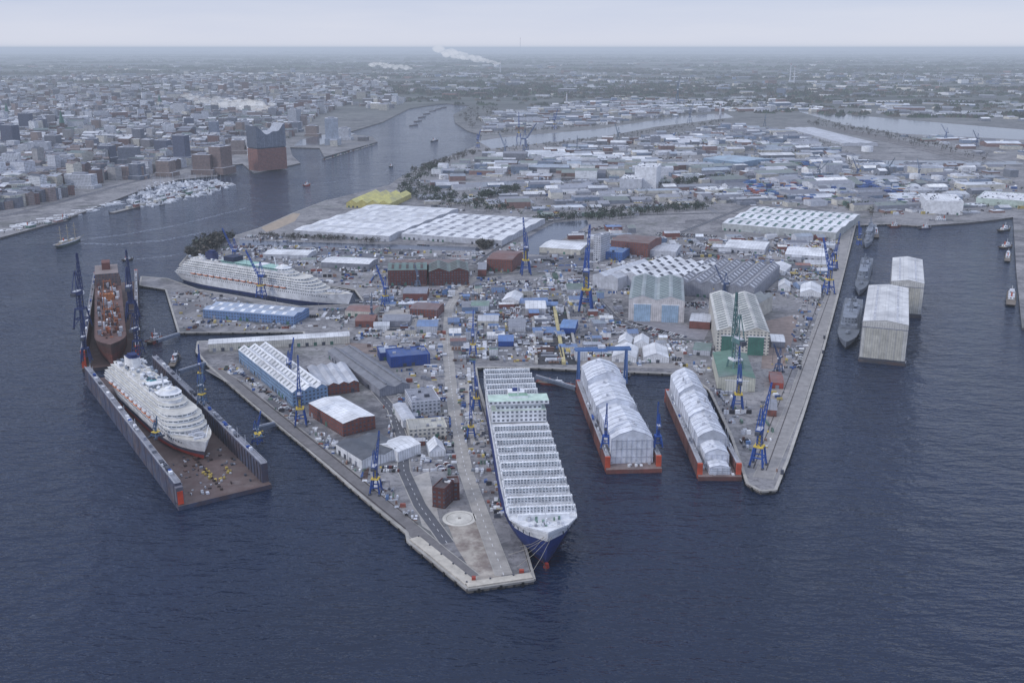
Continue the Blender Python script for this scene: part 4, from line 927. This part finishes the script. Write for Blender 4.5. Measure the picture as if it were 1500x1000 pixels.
for pl,w in (([(112,352),(180,344),(260,330),(360,305)],6),([(112,356),(170,358),(240,352),(300,340)],5),([(642,206),(690,195)],10),([(455,271),(520,262),(570,250)],5),([(196,380),(240,376),(262,372)],4)):
    vs_=[];fs=[]
    for i,p in enumerate(pl):
        X,Y=P(*p,0); ww=w*(1+i*.5); vs_+=[(X,Y-ww,.06),(X,Y+ww,.06)]
        if i: fs.append((2*i-2,2*i,2*i+1,2*i-1))
    me=bpy.data.meshes.new('boat_wake'); me.from_pydata(vs_,[],fs); me.materials.append(m); o=bpy.data.objects.new('boat_wake',me); bpy.context.collection.objects.link(o)
# ---------------------------------------------------------------- atmosphere (homogeneous air: absorption, with emission standing in for scattered skylight)
m=bpy.data.materials.new('haze_volume'); m.use_nodes=True; nt=m.node_tree; nt.nodes.clear(); SG=4.3e-5
ab=N(nt,'ShaderNodeVolumeAbsorption'); ab.inputs['Density'].default_value=SG; ab.inputs['Color'].default_value=(0,0,0,1)
em=N(nt,'ShaderNodeEmission'); em.inputs['Color'].default_value=(.43,.50,.64,1); em.inputs['Strength'].default_value=SG
ad=N(nt,'ShaderNodeAddShader'); nt.links.new(ab.outputs[0],ad.inputs[0]); nt.links.new(em.outputs[0],ad.inputs[1])
oo=N(nt,'ShaderNodeOutputMaterial'); nt.links.new(ad.outputs[0],oo.inputs['Volume'])
me=bpy.data.meshes.new('atmosphere_haze'); a=-150000; b2=150000
vv=[(x,y,z) for z in (-5,345) for x,y in ((a,-6000),(b2,-6000),(b2,b2),(a,b2))]
me.from_pydata(vv,[],[(3,2,1,0),(4,5,6,7),(0,1,5,4),(1,2,6,5),(2,3,7,6),(3,0,4,7)]); me.materials.append(m)
o=bpy.data.objects.new('atmosphere_haze',me); bpy.context.collection.objects.link(o)
# ---------------------------------------------------------------- world, sun, camera
EL=math.radians(32); AZ=math.radians(-115)
w=bpy.data.worlds.new('World'); bpy.context.scene.world=w; w.use_nodes=True; nt=w.node_tree
sky=N(nt,'ShaderNodeTexSky',sky_type='NISHITA'); sky.sun_disc=False; sky.sun_elevation=EL; sky.sun_rotation=AZ
tc=N(nt,'ShaderNodeTexCoord'); sp=N(nt,'ShaderNodeSeparateXYZ'); nt.links.new(tc.outputs['Generated'],sp.inputs[0])
rp=N(nt,'ShaderNodeValToRGB'); nt.links.new(sp.outputs[2],rp.inputs[0]); e=rp.color_ramp.elements
e[0].position=0; e[0].color=(.76,.79,.92,1); e[1].position=1.0; e[1].color=(1.35,1.42,1.62,1)
for p_,cl_ in ((.045,(.57,.64,.84,1)),(.2,(.46,.56,.84,1)),(.45,(.31,.41,.68,1)),(.7,(.60,.70,.98,1)),(.85,(1.22,1.30,1.52,1))):
    x=e.new(p_); x.color=cl_
mp=N(nt,'ShaderNodeMapping'); mp.inputs['Scale'].default_value=(2,2,18); nt.links.new(tc.outputs['Generated'],mp.inputs[0])
cl=mixc(nt,mr(nt,noise(nt,2.0,5,mp.outputs[0]),.35,.7,0,.3),rp.outputs[0],(.84,.85,.94))
sc2=N(nt,'ShaderNodeVectorMath',operation='SCALE'); nt.links.new(cl,sc2.inputs[0]); sc2.inputs['Scale'].default_value=10.0
mx=mixc(nt,.87,sky.outputs[0],sc2.outputs[0])
bg=nt.nodes['Background']; nt.links.new(mx,bg.inputs[0]); bg.inputs[1].default_value=.1
sd=bpy.data.lights.new('sun','SUN'); sd.energy=1.1; sd.angle=math.radians(12); sd.color=(1,.96,.92)
so=bpy.data.objects.new('sun',sd); bpy.context.collection.objects.link(so)
dirv=Vector((math.sin(AZ)*math.cos(EL),math.cos(AZ)*math.cos(EL),math.sin(EL))); so.rotation_euler=dirv.to_track_quat('Z','Y').to_euler(); so.location=(0,0,1000)
cam=bpy.data.cameras.new('camera'); co=bpy.data.objects.new('camera',cam); bpy.context.collection.objects.link(co)
cam.sensor_width=36; cam.lens=F/1500*36; cam.clip_start=1; cam.clip_end=400000
co.location=(0,0,H); co.rotation_euler=(math.pi/2-PT,0,0)
sc=bpy.context.scene; sc.camera=co; sc.view_settings.view_transform='Standard'; sc.view_settings.look='None'; sc.view_settings.exposure=0
